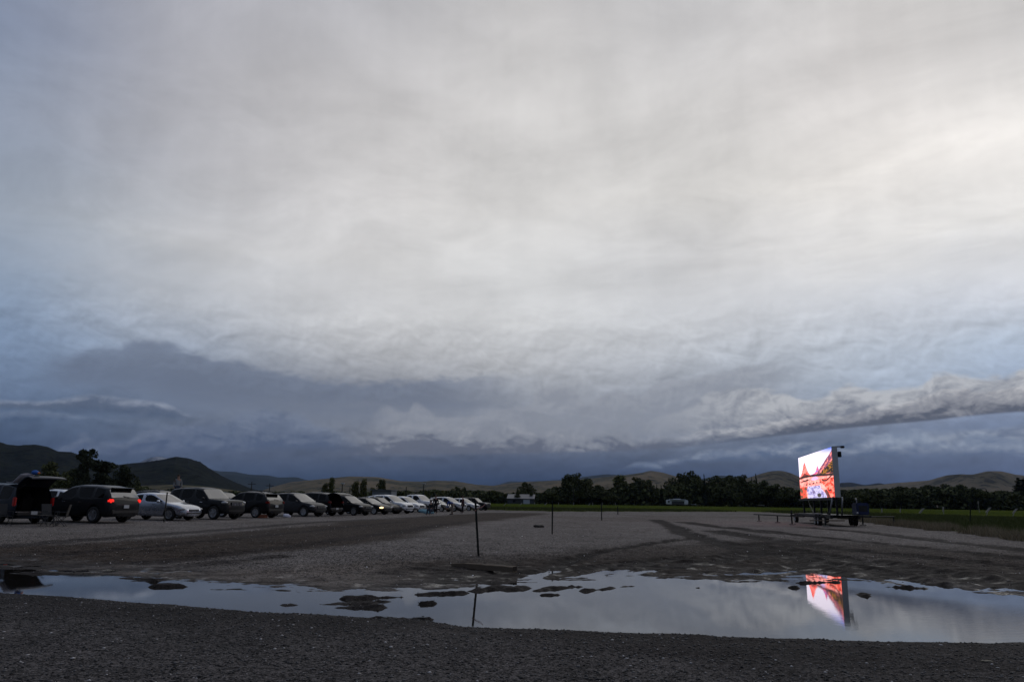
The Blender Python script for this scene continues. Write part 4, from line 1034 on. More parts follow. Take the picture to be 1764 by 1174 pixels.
# ================================================================== stakes, timber and clods on the lot
STAKE = pmat('green_steel_stake', (.014, .017, .014), .6, .3); RIB = pmat('faded_ribbon', (.42, .20, .17), .8); RUSTY = pmat('rusty_iron', (.05, .028, .018), .9)
def stake(px, ytop, ybot, z0, label, lean=(0, 0), foot=False, ribbon=False, r=.018):
    p = at_z(px[1], ybot, z0); z0 = gz(p[0], p[1]); Y = p[1]
    top = at_y(px[0], ytop, Y+lean[1])
    t_ = thing('marker_stake', label, 'stake', (p[0], p[1], z0), 0, 'steel stakes across the lot')
    m_ = MB(); q = (top[0]-p[0], lean[1], top[2]-z0)
    L = Vector(q); ang = L.to_track_quat('Z', 'Y').to_matrix()
    m_.box(tuple(L*.5), (r*2.3, r*.5, L.length+.1), ang); m_.box(tuple(L*.5+ang @ Vector((0, r*.8, 0))), (r*.5, r*1.6, L.length+.1), ang)
    m_.build('shaft', STAKE, t_)
    for k in range(5):
        s_ = MB(); s_.box(tuple(L*(.2+.17*k)+ang @ Vector((0, -r*.4, 0))), (r*1.0, r*.6, r*.7), ang); s_.build('stud', STAKE, t_)
    if foot:
        s_ = MB(); s_.box((.07, -.01, .07), (.16, .05, .02)); s_.build('foot_plate', STAKE, t_)
    if ribbon:
        s_ = MB(); vs = []; fs = []
        for i in range(9):
            u = i/8; c = L*.93+Vector((.02+.26*u, .02*math.sin(u*9), -.06+.16*u+.015*math.sin(u*7)))
            vs += [tuple(c+Vector((0, .0, .013))), tuple(c-Vector((0, .006, .013)))]
        fs = [(2*i, 2*i+1, 2*i+3, 2*i+2) for i in range(8)]
        s_.add(vs, fs); s_.tube([tuple(L*.93+Vector((0, -.025, -.07))), tuple(L*.93+Vector((.03, -.02, -.06)))], .02, 6); rb = s_.build('ribbon', RIB, t_)
        md = rb.modifiers.new('thick', 'SOLIDIFY'); md.thickness = .004
    return t_
stake((818, 823), 868, 960.5, .14, 'tallest steel stake in front of the timber, faded ribbon at its top', foot=True, ribbon=True, r=.03)
stake((952.5, 952), 868, 917.5, .36, 'thin steel stake in the middle of the lot, second from the timber', r=.03)
stake((1035.5, 1036), 868, 895.5, .42, 'small distant steel stake, third in the line beyond the timber', r=.04)
stake((1063.5, 1064), 872, 886, .42, 'farthest and shortest steel stake of the line beyond the timber', r=.05)
stake((288.5, 283), 849, 897.5, .42, 'leaning steel stake in front of the silver sedan', r=.03)
stake((1672.5, 1671), 865, 902, .5, 'steel stake standing in the meadow edge right of the trailer', r=.035)
a_ = at_z(781, 974, .10); b_ = at_z(887, 984.5, .08)
tb = thing('timber_log', 'long weathered square timber lying on the mud before the tallest stake', 'timber', ((a_[0]+b_[0])/2, (a_[1]+b_[1])/2, .0), math.atan2(b_[1]-a_[1], b_[0]-a_[0]))
Ltb = float(np.hypot(*(b_-a_)[:2])); za_ = max(gz(*a_[:2]), .06); 
m_ = MB(); nseg = 14
vs = []; fs = []
rg = random.Random(4)
for i in range(nseg+1):
    x_ = -Ltb/2+Ltb*i/nseg; hgt_ = .075*(1.0 if i > 3 else .55+.15*i)
    for (yy, zz) in ((-.075, -.05), (.075, -.05), (.08, hgt_*.8), (.06, hgt_), (-.06, hgt_), (-.08, hgt_*.8)):
        vs.append((x_, yy+rg.uniform(-.006, .006), zz+rg.uniform(-.006, .006)+za_+.03))
for i in range(nseg):
    for k in range(6): fs.append((i*6+k, i*6+(k+1) % 6, (i+1)*6+(k+1) % 6, (i+1)*6+k))
fs += [tuple(range(5, -1, -1)), tuple(nseg*6+k for k in range(6))]
m_.add(vs, fs); m_.build('beam', WOODM, tb)
s_ = MB(); s_.box((Ltb/2+.004, 0, za_+.06), (.01, .12, .09)); s_.build('sawn_end', pmat('dark_end_grain', (.03, .022, .018), .95), tb)
def clod(px, py, size, label, mat_, name='mud_clod', cat='mud clod', seed=0, z0=.3):
    p = at_z(px, py, z0); zz = gz(p[0], p[1]); rg = np.random.default_rng(seed)
    bm = bmesh.new(); bmesh.ops.create_icosphere(bm, subdivisions=3, radius=1)
    for v in bm.verts:
        n_ = float(fbm(np.array([v.co.x*2+9]), np.array([v.co.y*2+v.co.z*3+9]), seed, 4)[0]); v.co *= 1+n_*1.1; v.co.x *= size[0]; v.co.y *= size[1]; v.co.z *= size[2]
    me = bpy.data.meshes.new(name); bm.to_mesh(me); bm.free()
    o = link(me, name, mat_, None, True); o.location = (p[0], p[1], zz+size[2]*.4); tag(o, label, cat); return o
MUDM = pmat('wet_mud', (.030, .024, .020), .7, bump=.5, scale=4)
clod(928, 907.5, (.28, .2, .09), 'flat dark mud clod lying on the gravel left of the second stake', MUDM, seed=3, z0=.4)
cl = clod(1700, 1137, (.06, .02, .012), 'pale splinter of wood on the dark road edge at lower right', pmat('pale_wood', (.35, .30, .22), .8), 'wood_splinter', 'splinter', 5, .1)

# ================================================================== folding chairs, bags, blankets
CAMP = pmat('camp_chair_fabric', (.02, .022, .028), .9); CAMPG = pmat('camp_chair_grey_fabric', (.035, .032, .03), .9); FRAME = pmat('chair_frame', (.035, .035, .04), .5, .3)
def camp_chair(p, rz, label, fab):
    t_ = thing('camp_chair', label, 'folding chair', (p[0], p[1], gz(p[0], p[1])), rz, 'folding chairs behind the minivan')
    s_ = MB(); s_.box((0, 0, .42), (.48, .46, .03), bev=.01); s_.build('seat', fab, t_)
    s_ = MB(); s_.box((-.25, 0, .70), (.03, .50, .50), Matrix.Rotation(R(-12), 3, 'Y'), bev=.01); s_.build('backrest', fab, t_)
    for sx in (-.22, .22):
        for sy in (-.24, .24):
            l = MB(); l.tube([(sx, sy, .0), (-sx*.8, sy, .44)], .012, 6); l.build('leg', FRAME, t_)
    for sy in (-.27, .27):
        l = MB(); l.box((.0, sy, .62), (.46, .05, .03), bev=.01); l.tube([(.22, sy, 0), (.22, sy, .61)], .011, 6); l.build('armrest', FRAME, t_)
    return t_
camp_chair(at_z(4, 901, .42), R(-30), 'dark folding chair at the left edge in front of the minivan wheel', CAMP)
camp_chair(at_z(84, 901, .42), R(-20), 'dark folding chair under the raised liftgate', CAMP)
camp_chair(at_z(104, 902, .42), R(-160), 'grey folding chair beside the nose of the glowing-light crossover', CAMPG)
ft = thing('folding_table', 'low folding table under the liftgate between the dark chairs', 'table', tuple(at_z(72, 902, .42)), R(-15))
s_ = MB(); s_.box((0, 0, .36), (.85, .5, .03), bev=.01); s_.build('tabletop', CAMPG, ft)
for sx in (-.38, .38):
    for sy in (-.2, .2):
        l = MB(); l.tube([(sx, sy, 0), (sx, sy, .35)], .014, 6); l.build('leg', FRAME, ft)
# cloth and a blue cap draped over the roof end of the van
vm = Matrix.Translation(van.location) @ Matrix.Rotation(R(157), 4, 'Z')
def cloth(name, label, cat, pts, w, mat_, th=.015, group=None):
    """strip of cloth following centre points, w half width vector in world"""
    vs = []; fs = []; n_ = len(pts)
    for i, p in enumerate(pts):
        for j in range(5):
            q = Vector(p)+Vector(w)*((j-2)/2); q.z += .02*math.sin(i*2.1+j*1.7); vs.append(tuple(q))
    for i in range(n_-1):
        for j in range(4): fs.append((i*5+j, i*5+j+1, (i+1)*5+j+1, (i+1)*5+j))
    m_ = MB(); m_.add(vs, fs); o = m_.build(name, mat_, None, True); md = o.modifiers.new('thick', 'SOLIDIFY'); md.thickness = th
    tag(o, label, cat, group); return o
WHT = pmat('white_cloth', (.62, .62, .72), .9, bump=.3); BLU = pmat('blue_cloth', (.03, .12, .42), .85); ORG = pmat('orange_plastic', (.6, .16, .03), .5)
lp = lambda x, y, z: tuple(vm @ Vector((x, y, z)))
cloth('towel', 'white towel draped over the hinge of the raised liftgate', 'towel', [lp(-1.45, .42, 1.86), lp(-1.75, .45, 1.84), lp(-2.0, .5, 1.88), lp(-2.2, .52, 1.98), lp(-2.4, .55, 2.10), lp(-2.6, .58, 2.24)], (vm.to_3x3() @ Vector((0, .34, 0))), WHT)
hatp = lp(-2.66, .3, 2.25)
m_ = MB(); m_.ball((0, 0, .06), (.16, .13, .11)); cap = m_.build('cap', BLU, None, True); cap.location = hatp; tag(cap, 'blue bundle with an orange tip lying on top of the raised liftgate', 'bundle')
m_ = MB(); m_.ball((.19, -.02, .03), (.06, .05, .05)); m_.build('orange_tip', ORG, cap, True)
# orange flat crate and white bag
p = at_z(450, 891.5, .42)
oc = thing('orange_crate', 'low orange crate on the ground by the black hatchback rear wheel', 'crate', (p[0], p[1], gz(p[0], p[1])), R(-10))
for k, (c_, sz) in enumerate([((0, 0, .02), (.62, .40, .03)), ((0, .2, .12), (.62, .03, .2)), ((0, -.2, .12), (.62, .03, .2)), ((.31, 0, .12), (.03, .40, .2)), ((-.31, 0, .12), (.03, .40, .2))]):
    s_ = MB(); s_.box(c_, sz, bev=.005); s_.build('crate_side' if k else 'crate_base', pmat('dull_orange', (.22, .07, .03), .7), oc)
def blob_bag(px, py, size, label, mat_, name, cat, seed, rz=0):
    p = at_z(px, py, .42); bm = bmesh.new(); bmesh.ops.create_icosphere(bm, subdivisions=3, radius=1)
    for v in bm.verts:
        n_ = float(fbm(np.array([v.co.x*1.7+9+seed]), np.array([v.co.y*2+v.co.z*2.5+9]), seed, 4)[0]); v.co *= 1+n_*.6
        v.co.x *= size[0]; v.co.y *= size[1]; v.co.z = max(-.35, v.co.z)*size[2]; v.co.z += max(0, -v.co.x)*.5*size[2]/size[0]
    me = bpy.data.meshes.new(name); bm.to_mesh(me); bm.free(); o = link(me, name, mat_, None, True)
    o.location = (p[0], p[1], gz(p[0], p[1])+size[2]*.35); o.rotation_euler = (0, 0, rz); tag(o, label, cat); return o
blob_bag(494, 890.5, (.30, .20, .16), 'white slumped bag on the ground before the dark grey crossover', WHT, 'bag', 'bag', 7, R(-25))
blob_bag(734, 884.5, (.75, .35, .32), 'pale blue blanket heaped on the gravel beside the seated person', pmat('pale_blue_blanket', (.16, .30, .36), .95), 'blanket', 'blanket', 11, R(15))

# ================================================================== people
SKIN = pmat('skin', (.33, .19, .13), .6); HAIR = pmat('hair', (.03, .02, .015), .7)
def person(px, py, label, pose, topm, legm, rz, z0=.42, pos=None, base_z=None, hair=HAIR):
    p = at_z(px, py, z0) if pos is None else pos
    zz = gz(p[0], p[1]) if base_z is None else base_z
    root = thing('person', label, 'person', (p[0], p[1], zz), rz)
    # joints (x forward, y left)
    J = dict(pel=(0, 0, .95), wai=(0, 0, 1.10), che=(.0, 0, 1.35), nec=(.01, 0, 1.50), hdb=(.02, 0, 1.58), hed=(.03, 0, 1.70),
             hl=(0, .10, .90), kl=(.03, .11, .50), al=(0, .12, .09), tl=(.15, .13, .04), hr=(0, -.10, .90), kr=(.03, -.11, .50), ar=(0, -.12, .09), tr=(.15, -.13, .04),
             sl=(0, .18, 1.42), el_=(-.02, .25, 1.14), wl=(.08, .26, .90), fl=(.10, .26, .80), sr=(0, -.18, 1.42), er=(-.02, -.25, 1.14), wr=(.08, -.26, .90), fr=(.10, -.26, .80))
    if pose == 'sit':
        J.update(pel=(0, 0, .42), wai=(-.03, 0, .58), che=(-.02, 0, .82), nec=(.02, 0, .98), hdb=(.04, 0, 1.05), hed=(.06, 0, 1.17), hl=(.03, .10, .42), kl=(.42, .14, .46), al=(.44, .14, .09), tl=(.58, .15, .04),
                 hr=(.03, -.10, .42), kr=(.42, -.14, .46), ar=(.46, -.14, .09), tr=(.6, -.15, .04), sl=(0, .18, .90), el_=(.05, .25, .65), wl=(.28, .20, .58), fl=(.36, .18, .56), sr=(0, -.18, .90), er=(.05, -.25, .65), wr=(.28, -.20, .58), fr=(.36, -.18, .56))
    if pose == 'bend':
        J.update(wai=(.08, 0, 1.05), che=(.30, 0, 1.14), nec=(.46, 0, 1.12), hdb=(.52, 0, 1.12), hed=(.63, 0, 1.06), sl=(.38, .17, 1.14), el_=(.42, .22, .86), wl=(.50, .18, .62), fl=(.52, .17, .53),
                 sr=(.38, -.17, 1.14), er=(.42, -.22, .86), wr=(.52, -.18, .62), fr=(.55, -.17, .53), kl=(-.02, .13, .50), kr=(.10, -.12, .50), ar=(.02, -.14, .09), tr=(.17, -.15, .04), pel=(-.05, 0, .95))
    if pose == 'walk':
        J.update(kl=(.20, .10, .52), al=(.22, .11, .10), tl=(.37, .11, .05), kr=(-.05, -.10, .50), ar=(-.28, -.11, .14), tr=(-.16, -.11, .05), wl=(-.14, .26, .93), fl=(-.17, .26, .84), wr=(.2, -.25, .96), fr=(.26, -.25, .88))
    def skin(name, chain, edges, rad, mat_, par):
        me = bpy.data.meshes.new(name); me.from_pydata([J[c] for c in chain], [], []); me.update()
        me = bpy.data.meshes.new(name); me.from_pydata([J[c] for c in chain], [(chain.index(a), chain.index(b)) for a, b in edges], [])
        o = bpy.data.objects.new(name, me); COL.objects.link(o); o.parent = par; me.materials.append(mat_)
        md = o.modifiers.new('skin', 'SKIN'); md.use_smooth_shade = True
        for i, c in enumerate(chain):
            r_ = rad[c]; me.skin_vertices[0].data[i].radius = (r_, r_) if not isinstance(r_, tuple) else r_
        me.skin_vertices[0].data[0].use_root = True
        sb = o.modifiers.new('sub', 'SUBSURF'); sb.levels = 1; sb.render_levels = 2
        return o
    rad = dict(pel=.14, wai=.125, che=.15, nec=.055, hdb=.07, hed=.10, hl=.09, kl=.06, al=.045, tl=.04, hr=.09, kr=.06, ar=.045, tr=.04, sl=.06, el_=.042, wl=.03, fl=.035, sr=.06, er=.042, wr=.03, fr=.035)
    body = skin('body', ['pel', 'wai', 'che', 'nec', 'hdb', 'hed', 'hl', 'kl', 'al', 'tl', 'hr', 'kr', 'ar', 'tr', 'sl', 'el_', 'wl', 'fl', 'sr', 'er', 'wr', 'fr'],
                [('pel', 'wai'), ('wai', 'che'), ('che', 'nec'), ('nec', 'hdb'), ('hdb', 'hed'), ('pel', 'hl'), ('hl', 'kl'), ('kl', 'al'), ('al', 'tl'), ('pel', 'hr'), ('hr', 'kr'), ('kr', 'ar'), ('ar', 'tr'),
                 ('che', 'sl'), ('sl', 'el_'), ('el_', 'wl'), ('wl', 'fl'), ('che', 'sr'), ('sr', 'er'), ('er', 'wr'), ('wr', 'fr')], rad, SKIN, root)
    r2 = {k: (v+.022 if k not in ('nec',) else v) for k, v in rad.items()}
    skin('jacket', ['pel', 'wai', 'che', 'sl', 'el_', 'wl', 'sr', 'er', 'wr'], [('pel', 'wai'), ('wai', 'che'), ('che', 'sl'), ('sl', 'el_'), ('el_', 'wl'), ('che', 'sr'), ('sr', 'er'), ('er', 'wr')], r2, topm, root)
    skin('trousers', ['pel', 'hl', 'kl', 'al', 'hr', 'kr', 'ar'], [('pel', 'hl'), ('hl', 'kl'), ('kl', 'al'), ('pel', 'hr'), ('hr', 'kr'), ('kr', 'ar')], r2, legm, root)
    h_ = Vector(J['hed']); m_ = MB(); m_.ball((h_.x-.03, 0, h_.z+.035), (.115, .105, .105)); m_.build('hair', hair, root, True)
    m_ = MB(); m_.ball((h_.x+.105, 0, h_.z-.02), (.02, .014, .025))
    for s in (1, -1): m_.ball((h_.x, s*.10, h_.z-.01), (.02, .014, .03))
    m_.build('face_features', SKIN, root, True)
    for s in ('l', 'r'):
        tt, aa = Vector(J['t'+s]), Vector(J['a'+s]); m_ = MB(); m_.ball(tuple((tt+aa)/2+Vector((.01, 0, -.025))), (.15, .055, .055)); m_.build('shoe', TRIM, root, True)
        w_, f_ = Vector(J['w'+s]), Vector(J['f'+s]); d_ = (f_-w_).normalized(); m_ = MB()
        for k in range(4):
            off = Vector((.022*(k-1.5), 0, 0)) if abs(d_.z) > .5 else Vector((0, .022*(k-1.5), 0))
            m_.tube([tuple(f_+off+d_*.01), tuple(f_+off+d_*.05+Vector((.008, 0, 0))), tuple(f_+off+d_*(.075 if k in (1, 2) else .06)+Vector((.02, 0, -.005)))], [.010, .009, .007], 6)
        m_.tube([tuple(w_+d_*.03), tuple(w_+d_*.06+Vector((.04, 0, 0)))], [.011, .009], 6)
        m_.build('hand', SKIN, root, True)
    return root
DK = pmat('black_fabric', (.010, .010, .012), .95); JEAN = pmat('denim', (.025, .035, .06), .9); MAR = pmat('maroon_fabric', (.05, .014, .016), .95); ROY = pmat('royal_blue_fabric', (.015, .06, .26), .9); KHA = pmat('khaki_fabric', (.16, .13, .11), .9); GRYF = pmat('grey_fabric', (.20, .21, .22), .9)
person(779, 885.6, 'person in a royal blue top bending forward in front of the tan sedan', 'bend', ROY, KHA, R(160))
person(797, 883.0, 'person in dark maroon standing beside the far white SUV', 'stand', MAR, DK, R(200))
person(750, 884.5, 'person in black standing by the nose of the white pickup', 'stand', DK, DK, R(-100))
person(742, 886.5, 'person in black sitting low on the gravel behind the pale blue blanket', 'sit', DK, JEAN, R(-110))
p = at_y(305, 847, 56); tp = thing('stand_in_box', 'hidden dark box standing in for the truck bed under a standing person', 'box', (p[0], p[1], gz(p[0], p[1])), R(-10))  # unseen box added in place of a truck bed, lifting the person
s_ = MB(); s_.box((0, 0, .5), (1.1, 1.1, 1.0), bev=.03); s_.build('box_shell', TRIM, tp); s_ = MB(); s_.box((0, 0, 1.02), (1.16, 1.16, .05), bev=.02); s_.build('lid', TRIM, tp)
person(0, 0, 'person in grey standing above the car roofs in the second row', 'stand', GRYF, JEAN, R(-60), pos=(p[0], p[1]), base_z=gz(p[0], p[1])+1.05)

# ================================================================== buildings and camper
def P400(px, py, D=390): return at_y(px, py, D)
GZF = .95
WALLM = pmat('barn_wall', (.055, .06, .07), .8, scale=.6); ROOFM = pmat('barn_roof_metal', (.19, .19, .20), .5, .2, scale=.3); WDOOR = pmat('white_door', (.42, .46, .52), .7)
a_ = P400(876, 866); b_ = P400(921, 866); Lb = b_[0]-a_[0]
barn = thing('metal_barn', 'low grey metal barn with a pale roof and white door at the far meadow edge', 'barn', ((a_[0]+b_[0])/2, 392, GZF), R(-6))
hw_, hd_, he_, hp_ = Lb/2, 5.0, 2.7, 4.6
s_ = MB(); s_.box((0, 0, he_/2), (2*hw_, 2*hd_, he_)); s_.add([(hw_, -hd_, he_), (hw_, hd_, he_), (hw_, 0, hp_), (-hw_, -hd_, he_), (-hw_, hd_, he_), (-hw_, 0, hp_)], [(0, 1, 2), (5, 4, 3), (0, 2, 5, 3), (1, 4, 5, 2)]); s_.build('wall', WALLM, barn)
s_ = MB()
for s in (1, -1):
    s_.add([(-hw_-.4, s*(hd_+.5), he_-.15), (hw_+.4, s*(hd_+.5), he_-.15), (hw_+.4, 0, hp_+.12), (-hw_-.4, 0, hp_+.12), (-hw_-.4, s*(hd_+.5), he_-.03), (hw_+.4, s*(hd_+.5), he_-.03), (hw_+.4, 0, hp_+.25), (-hw_-.4, 0, hp_+.25)], [(0, 1, 2, 3), (4, 5, 6, 7), (0, 1, 5, 4), (1, 2, 6, 5), (0, 3, 7, 4)])
s_.build('roof', ROOFM, barn)
s_ = MB(); s_.box((hw_*.45, -hd_-.06, 1.15), (3.2, .12, 2.1)); s_.build('door', WDOOR, barn)
s_ = MB(); s_.box((-hw_*.5, -hd_-.05, 1.4), (1.1, .1, .9)); s_.build('window', GLASS, barn)
RVW = pmat('camper_white', (.60, .64, .68), .6); RVD = pmat('camper_dark_panel', (.05, .055, .06), .7)  # dark tone shared by the camper's side panel and the table legs
a_ = P400(1148, 870, 380); b_ = P400(1185, 870, 380); Lr = b_[0]-a_[0]
rv = thing('camper', 'white camper with a raised awning roof before the wood across the meadow', 'camper', ((a_[0]+b_[0])/2, 380, GZF), R(4))
s_ = MB(); s_.box((0, 0, 1.9), (Lr, 2.4, 2.3), bev=.3); s_.build('camper_shell', RVW, rv)
s_ = MB(); s_.box((0, -.4, 3.15), (Lr*.72, 3.6, .28), bev=.08); s_.box((0, 0, 3.4), (Lr*.3, 1.6, .3), bev=.08); s_.build('awning', RVW, rv)
s_ = MB(); s_.box((.1, -1.28, 1.6), (Lr*.58, .2, 1.5)); s_.build('side_opening', RVD, rv)
s_ = MB(); s_.box((-Lr*.42, -1.25, 2.1), (.7, .14, .9)); s_.build('window', GLASS, rv)
for q in (-Lr*.25, Lr*.25):
    w_ = bpy.data.objects.new('wheel', first[0]); COL.objects.link(w_); w_.parent = rv; w_.location = (q, -1.15, .36)
p = P400(1195, 871.5, 380)
m_ = thing('picnic_table', 'small white table on the grass right of the camper', 'table', (p[0], 380, GZF), 0)
s_ = MB(); s_.box((0, 0, .95), (2.2, .9, .12)); s_.build('tabletop', RVW, m_)
for q in (-.8, .8): s_ = MB(); s_.box((q, 0, .45), (.12, .7, .9)); s_.build('leg', RVD, m_)
p = at_y(1311, 869.5, 380); m_ = thing('hay_trailer', 'low pale flatbed wagon by the wood left of the lit screen', 'wagon', (p[0], 380, GZF), 0)
s_ = MB(); s_.box((0, 0, 1.0), (3.0, 1.6, .25)); s_.build('deck', pmat('pale_board', (.25, .24, .22), .8), m_)
for q in (-.9, .9):
    w_ = bpy.data.objects.new('wheel', first[0]); COL.objects.link(w_); w_.parent = m_; w_.location = (q, -.6, .36)
# grey cargo trailer beyond the car row
p = at_z(661, 874.5, .42); ct = thing('cargo_trailer', 'grey box trailer rising behind the white SUVs in the row', 'trailer', (p[0], p[1], .42), R(-20))
CTM = pmat('trailer_grey', (.20, .22, .26), .6)
s_ = MB(); s_.box((0, 0, 1.75), (3.6, 2.1, 2.3), bev=.1); s_.build('trailer_box', CTM, ct)
s_ = MB(); s_.box((0, -.2, 2.95), (4.0, 2.6, .10), bev=.03); s_.build('roof_cap', CTM, ct)
for q in (-.5, .5):
    w_ = bpy.data.objects.new('wheel', first[0]); COL.objects.link(w_); w_.parent = ct; w_.location = (q, -1.05, .36)
s_ = MB(); s_.tube([(1.8, 0, .6), (3.0, 0, .6)], .05, 6); s_.build('drawbar', DARKM, ct)

# ================================================================== poles, fence, meadow markers
POLE = pmat('pole_wood', (.03, .028, .026), .9); LAMPH = pmat('lamp_head', (.45, .45, .46), .5)
def pole(px, ytop, D, label, lamp=False, arm=False, r=.14):
    tp_ = at_y(px, ytop, D); z0 = gz(tp_[0], D) if D < 100 else .42; t_ = thing('utility_pole' if not lamp else 'lamp_post', label, 'pole' if not lamp else 'lamp post', (tp_[0], D, z0), 0, 'tall poles beyond the cars')
    m_ = MB(); m_.tube([(0, 0, 0), (0, 0, tp_[2]-z0)], [r, r*.7], 8); m_.build('pole_shaft', POLE, t_)
    if lamp: m_ = MB(); m_.box((0, 0, tp_[2]-z0+.1), (.9, .6, .35), bev=.08); m_.build('lamp_housing', LAMPH, t_)
    if arm: m_ = MB(); m_.box((0, 0, tp_[2]-z0-.6), (2.0, .12, .14)); m_.build('crossarm', POLE, t_)
pole(434, 829, 190, 'bare utility pole against the blue mountain, left of the pair', arm=True)
pole(465, 832, 190, 'bare utility pole against the blue mountain, right of the pair', arm=True)
pole(590, 833, 170, 'lamp post with a pale head behind the SUV with the lifted tailgate', lamp=True)
pole(730, 833.5, 180, 'lamp post with a pale head above the white pickup', lamp=True)
pole(603, 838, 190, 'short bare pole between the lamp post and the green poplars')
pole(700, 838, 190, 'thin bare pole left of the lamp post above the pickup')
pole(988, 840, 360, 'utility pole in front of the tallest poplars', arm=True, r=.2)
WPOST = pmat('white_stake_paint', (.30, .28, .26), .8)
def mark(px, py, D, lean, label, h=1.3):
    p = at_y(px, py, D); t_ = thing('white_flag_stake', label, 'stake', (p[0], D, .45 if D < 250 else .9), 0, 'white markers across the meadow')
    m_ = MB(); b0 = (0, 0, 0); zt_ = p[2]-t_.location.z; m_.tube([b0, (lean*.5, 0, zt_)], .05, 6); m_.build('stake_shaft', WPOST, t_)
    m_ = MB(); q = (lean*.5, 0, zt_); m_.add([(q[0]-.35*lean-.15, 0, q[2]-.45), (q[0]+.2*lean-.05, 0, q[2]+.25), (q[0]+.35*lean+.15, 0, q[2]+.3), (q[0]-.2*lean+.1, 0, q[2]-.4)] + [(q[0]-.35*lean-.15, .08, q[2]-.45), (q[0]+.2*lean-.05, .08, q[2]+.25), (q[0]+.35*lean+.15, .08, q[2]+.3), (q[0]-.2*lean+.1, .08, q[2]-.4)],
                          [(0, 1, 2, 3), (7, 6, 5, 4), (0, 4, 5, 1), (1, 5, 6, 2), (2, 6, 7, 3), (3, 7, 4, 0)]); m_.build('flag', WPOST, t_)
marks = [(867, 867.5, 230, 1, 'leaning white marker left of the barn'), (895, 867.0, 260, 1, 'leaning white marker in front of the barn wall'), (938, 866.5, 250, 1, 'leaning white marker between barn and poplars'),
 (921, 865.5, 300, 0, 'small white marker at the barn corner'), (962, 866, 300, 0, 'small white marker left of the tallest poplars'), (988, 866.5, 290, 0, 'white marker below the utility pole'), (1013, 867.5, 290, 1, 'white marker right of the utility pole'),
 (1021, 866, 300, 0, 'first of two small white markers past the poplars'), (1038, 866.2, 310, 0, 'small white marker behind the third stake'), (1060, 866.3, 320, 0, 'small white marker behind the farthest stake'),
 (1519, 877.5, 150, 0, 'small pale marker in the meadow just right of the outrigger'), (1551, 877.8, 160, 0, 'faint pale marker in the meadow, second from the trailer'), (1582, 878, 120, 1, 'leaning pale marker in the meadow under the middle hills'),
 (1625, 875.5, 120, 0, 'upright white marker in the middle of the right meadow'), (1697, 876.5, 115, 1, 'leaning white marker right of the meadow stake'), (1743, 878.5, 120, 1, 'pale marker near the right edge of the meadow'), (1685, 864.5, 200, 0, 'white marker standing above the right meadow by the dark tree')]
for q in marks: mark(*q)

# ================================================================== trees
BARK = pmat('bark', (.035, .028, .022), .95)
def leaf_mat(name, col):
    global NT
    mt, t, b = newmat(name); NT = t
    at = t.nodes.new('ShaderNodeAttribute'); at.attribute_name = 'tone'
    k = E(at.outputs['Fac'])
    t.links.new(mixc(k, tuple(c*.55 for c in col), tuple(min(1, c*1.6) for c in col)), b.inputs['Base Color']); b.inputs['Roughness'].default_value = .9; b.inputs['Specular IOR Level'].default_value = .15
    return mt
LEAF = [leaf_mat('leaf_dark', (.070, .078, .034)), leaf_mat('leaf_green', (.090, .100, .036)), leaf_mat('leaf_conifer', (.034, .042, .026)), leaf_mat('leaf_olive', (.100, .100, .040))]
def leaf_cloud(P, size, rg, stretch=1.0):
    n_ = len(P); a = rg.normal(size=(n_, 3)); a /= np.linalg.norm(a, axis=1)[:, None]; b_ = np.cross(a, rg.normal(size=(n_, 3))); b_ /= np.linalg.norm(b_, axis=1)[:, None]
    s = size*rg.uniform(.5, 1.3, n_)[:, None]
    V = np.stack([P-a*s-b_*s*.6, P+a*s*.6-b_*s, P+a*s+b_*s*.6, P-a*s*.5+b_*s], 1)
    return V.reshape(-1, 3), (np.arange(n_)[:, None]*4+np.arange(4)[None]), np.repeat(rg.random(n_), 4)
def crown_mesh(kind, seed, h=10.0):
    rg = np.random.default_rng(seed); pts = []
    if kind == 'poplar':
        lobes = [(rg.normal(0, .25), rg.normal(0, .25), 1.5+z, .9+.5*math.sin(math.pi*min(1, (z+1)/9.5))*rg.uniform(.8, 1.15), 1.0) for z in np.arange(0, 8.2, .55)]
    elif kind == 'conifer':
        lobes = [(rg.normal(0, .12), rg.normal(0, .12), 1.0+z, max(.18, 2.0*(1-z/9.0))*rg.uniform(.8, 1.2), .45) for z in np.arange(0, 9.0, .42)]
    elif kind == 'round':
        lobes = [(rg.normal(0, 1.6), rg.normal(0, 1.6), rg.uniform(3.0, 8.6), rg.uniform(.9, 1.9), .8) for _ in range(20)]
        lobes = [(x*(1.15-abs(z-5.0)/6.5), y*(1.15-abs(z-5.0)/6.5), z, r_*(1.2-abs(z-5)/8), q) for x, y, z, r_, q in lobes]+[(0, 0, 9.0, .95, .8), (0, 0, 5, 2.2, .9)]
    elif kind == 'pine':
        lobes = [(rg.normal(0, .9), rg.normal(0, .9), rg.uniform(3.5, 9.4), rg.uniform(.6, 1.3), .65) for _ in range(18)]+[(0, 0, z, 1.9-.12*z, .8) for z in (2.5, 4, 5.5, 7)]
    else:  # bush
        lobes = [(rg.normal(0, 1.9), rg.normal(0, 1.2), rg.uniform(.8, 3.0), rg.uniform(.8, 1.5), .8) for _ in range(12)]
    for (x, y, z, r_, q) in lobes:
        n_ = int(70*r_**1.6)+25; d = rg.normal(size=(n_, 3)); d /= np.linalg.norm(d, axis=1)[:, None]
        rr = r_*rg.uniform(.35, 1.12, n_)**.6; pts.append(np.array([x, y, z])+d*rr[:, None]*np.array([1, 1, q]))
    P = np.concatenate(pts); P[:, 2] = np.maximum(P[:, 2], .25)
    return leaf_cloud(P, .20 if kind != 'conifer' else .16, rg)
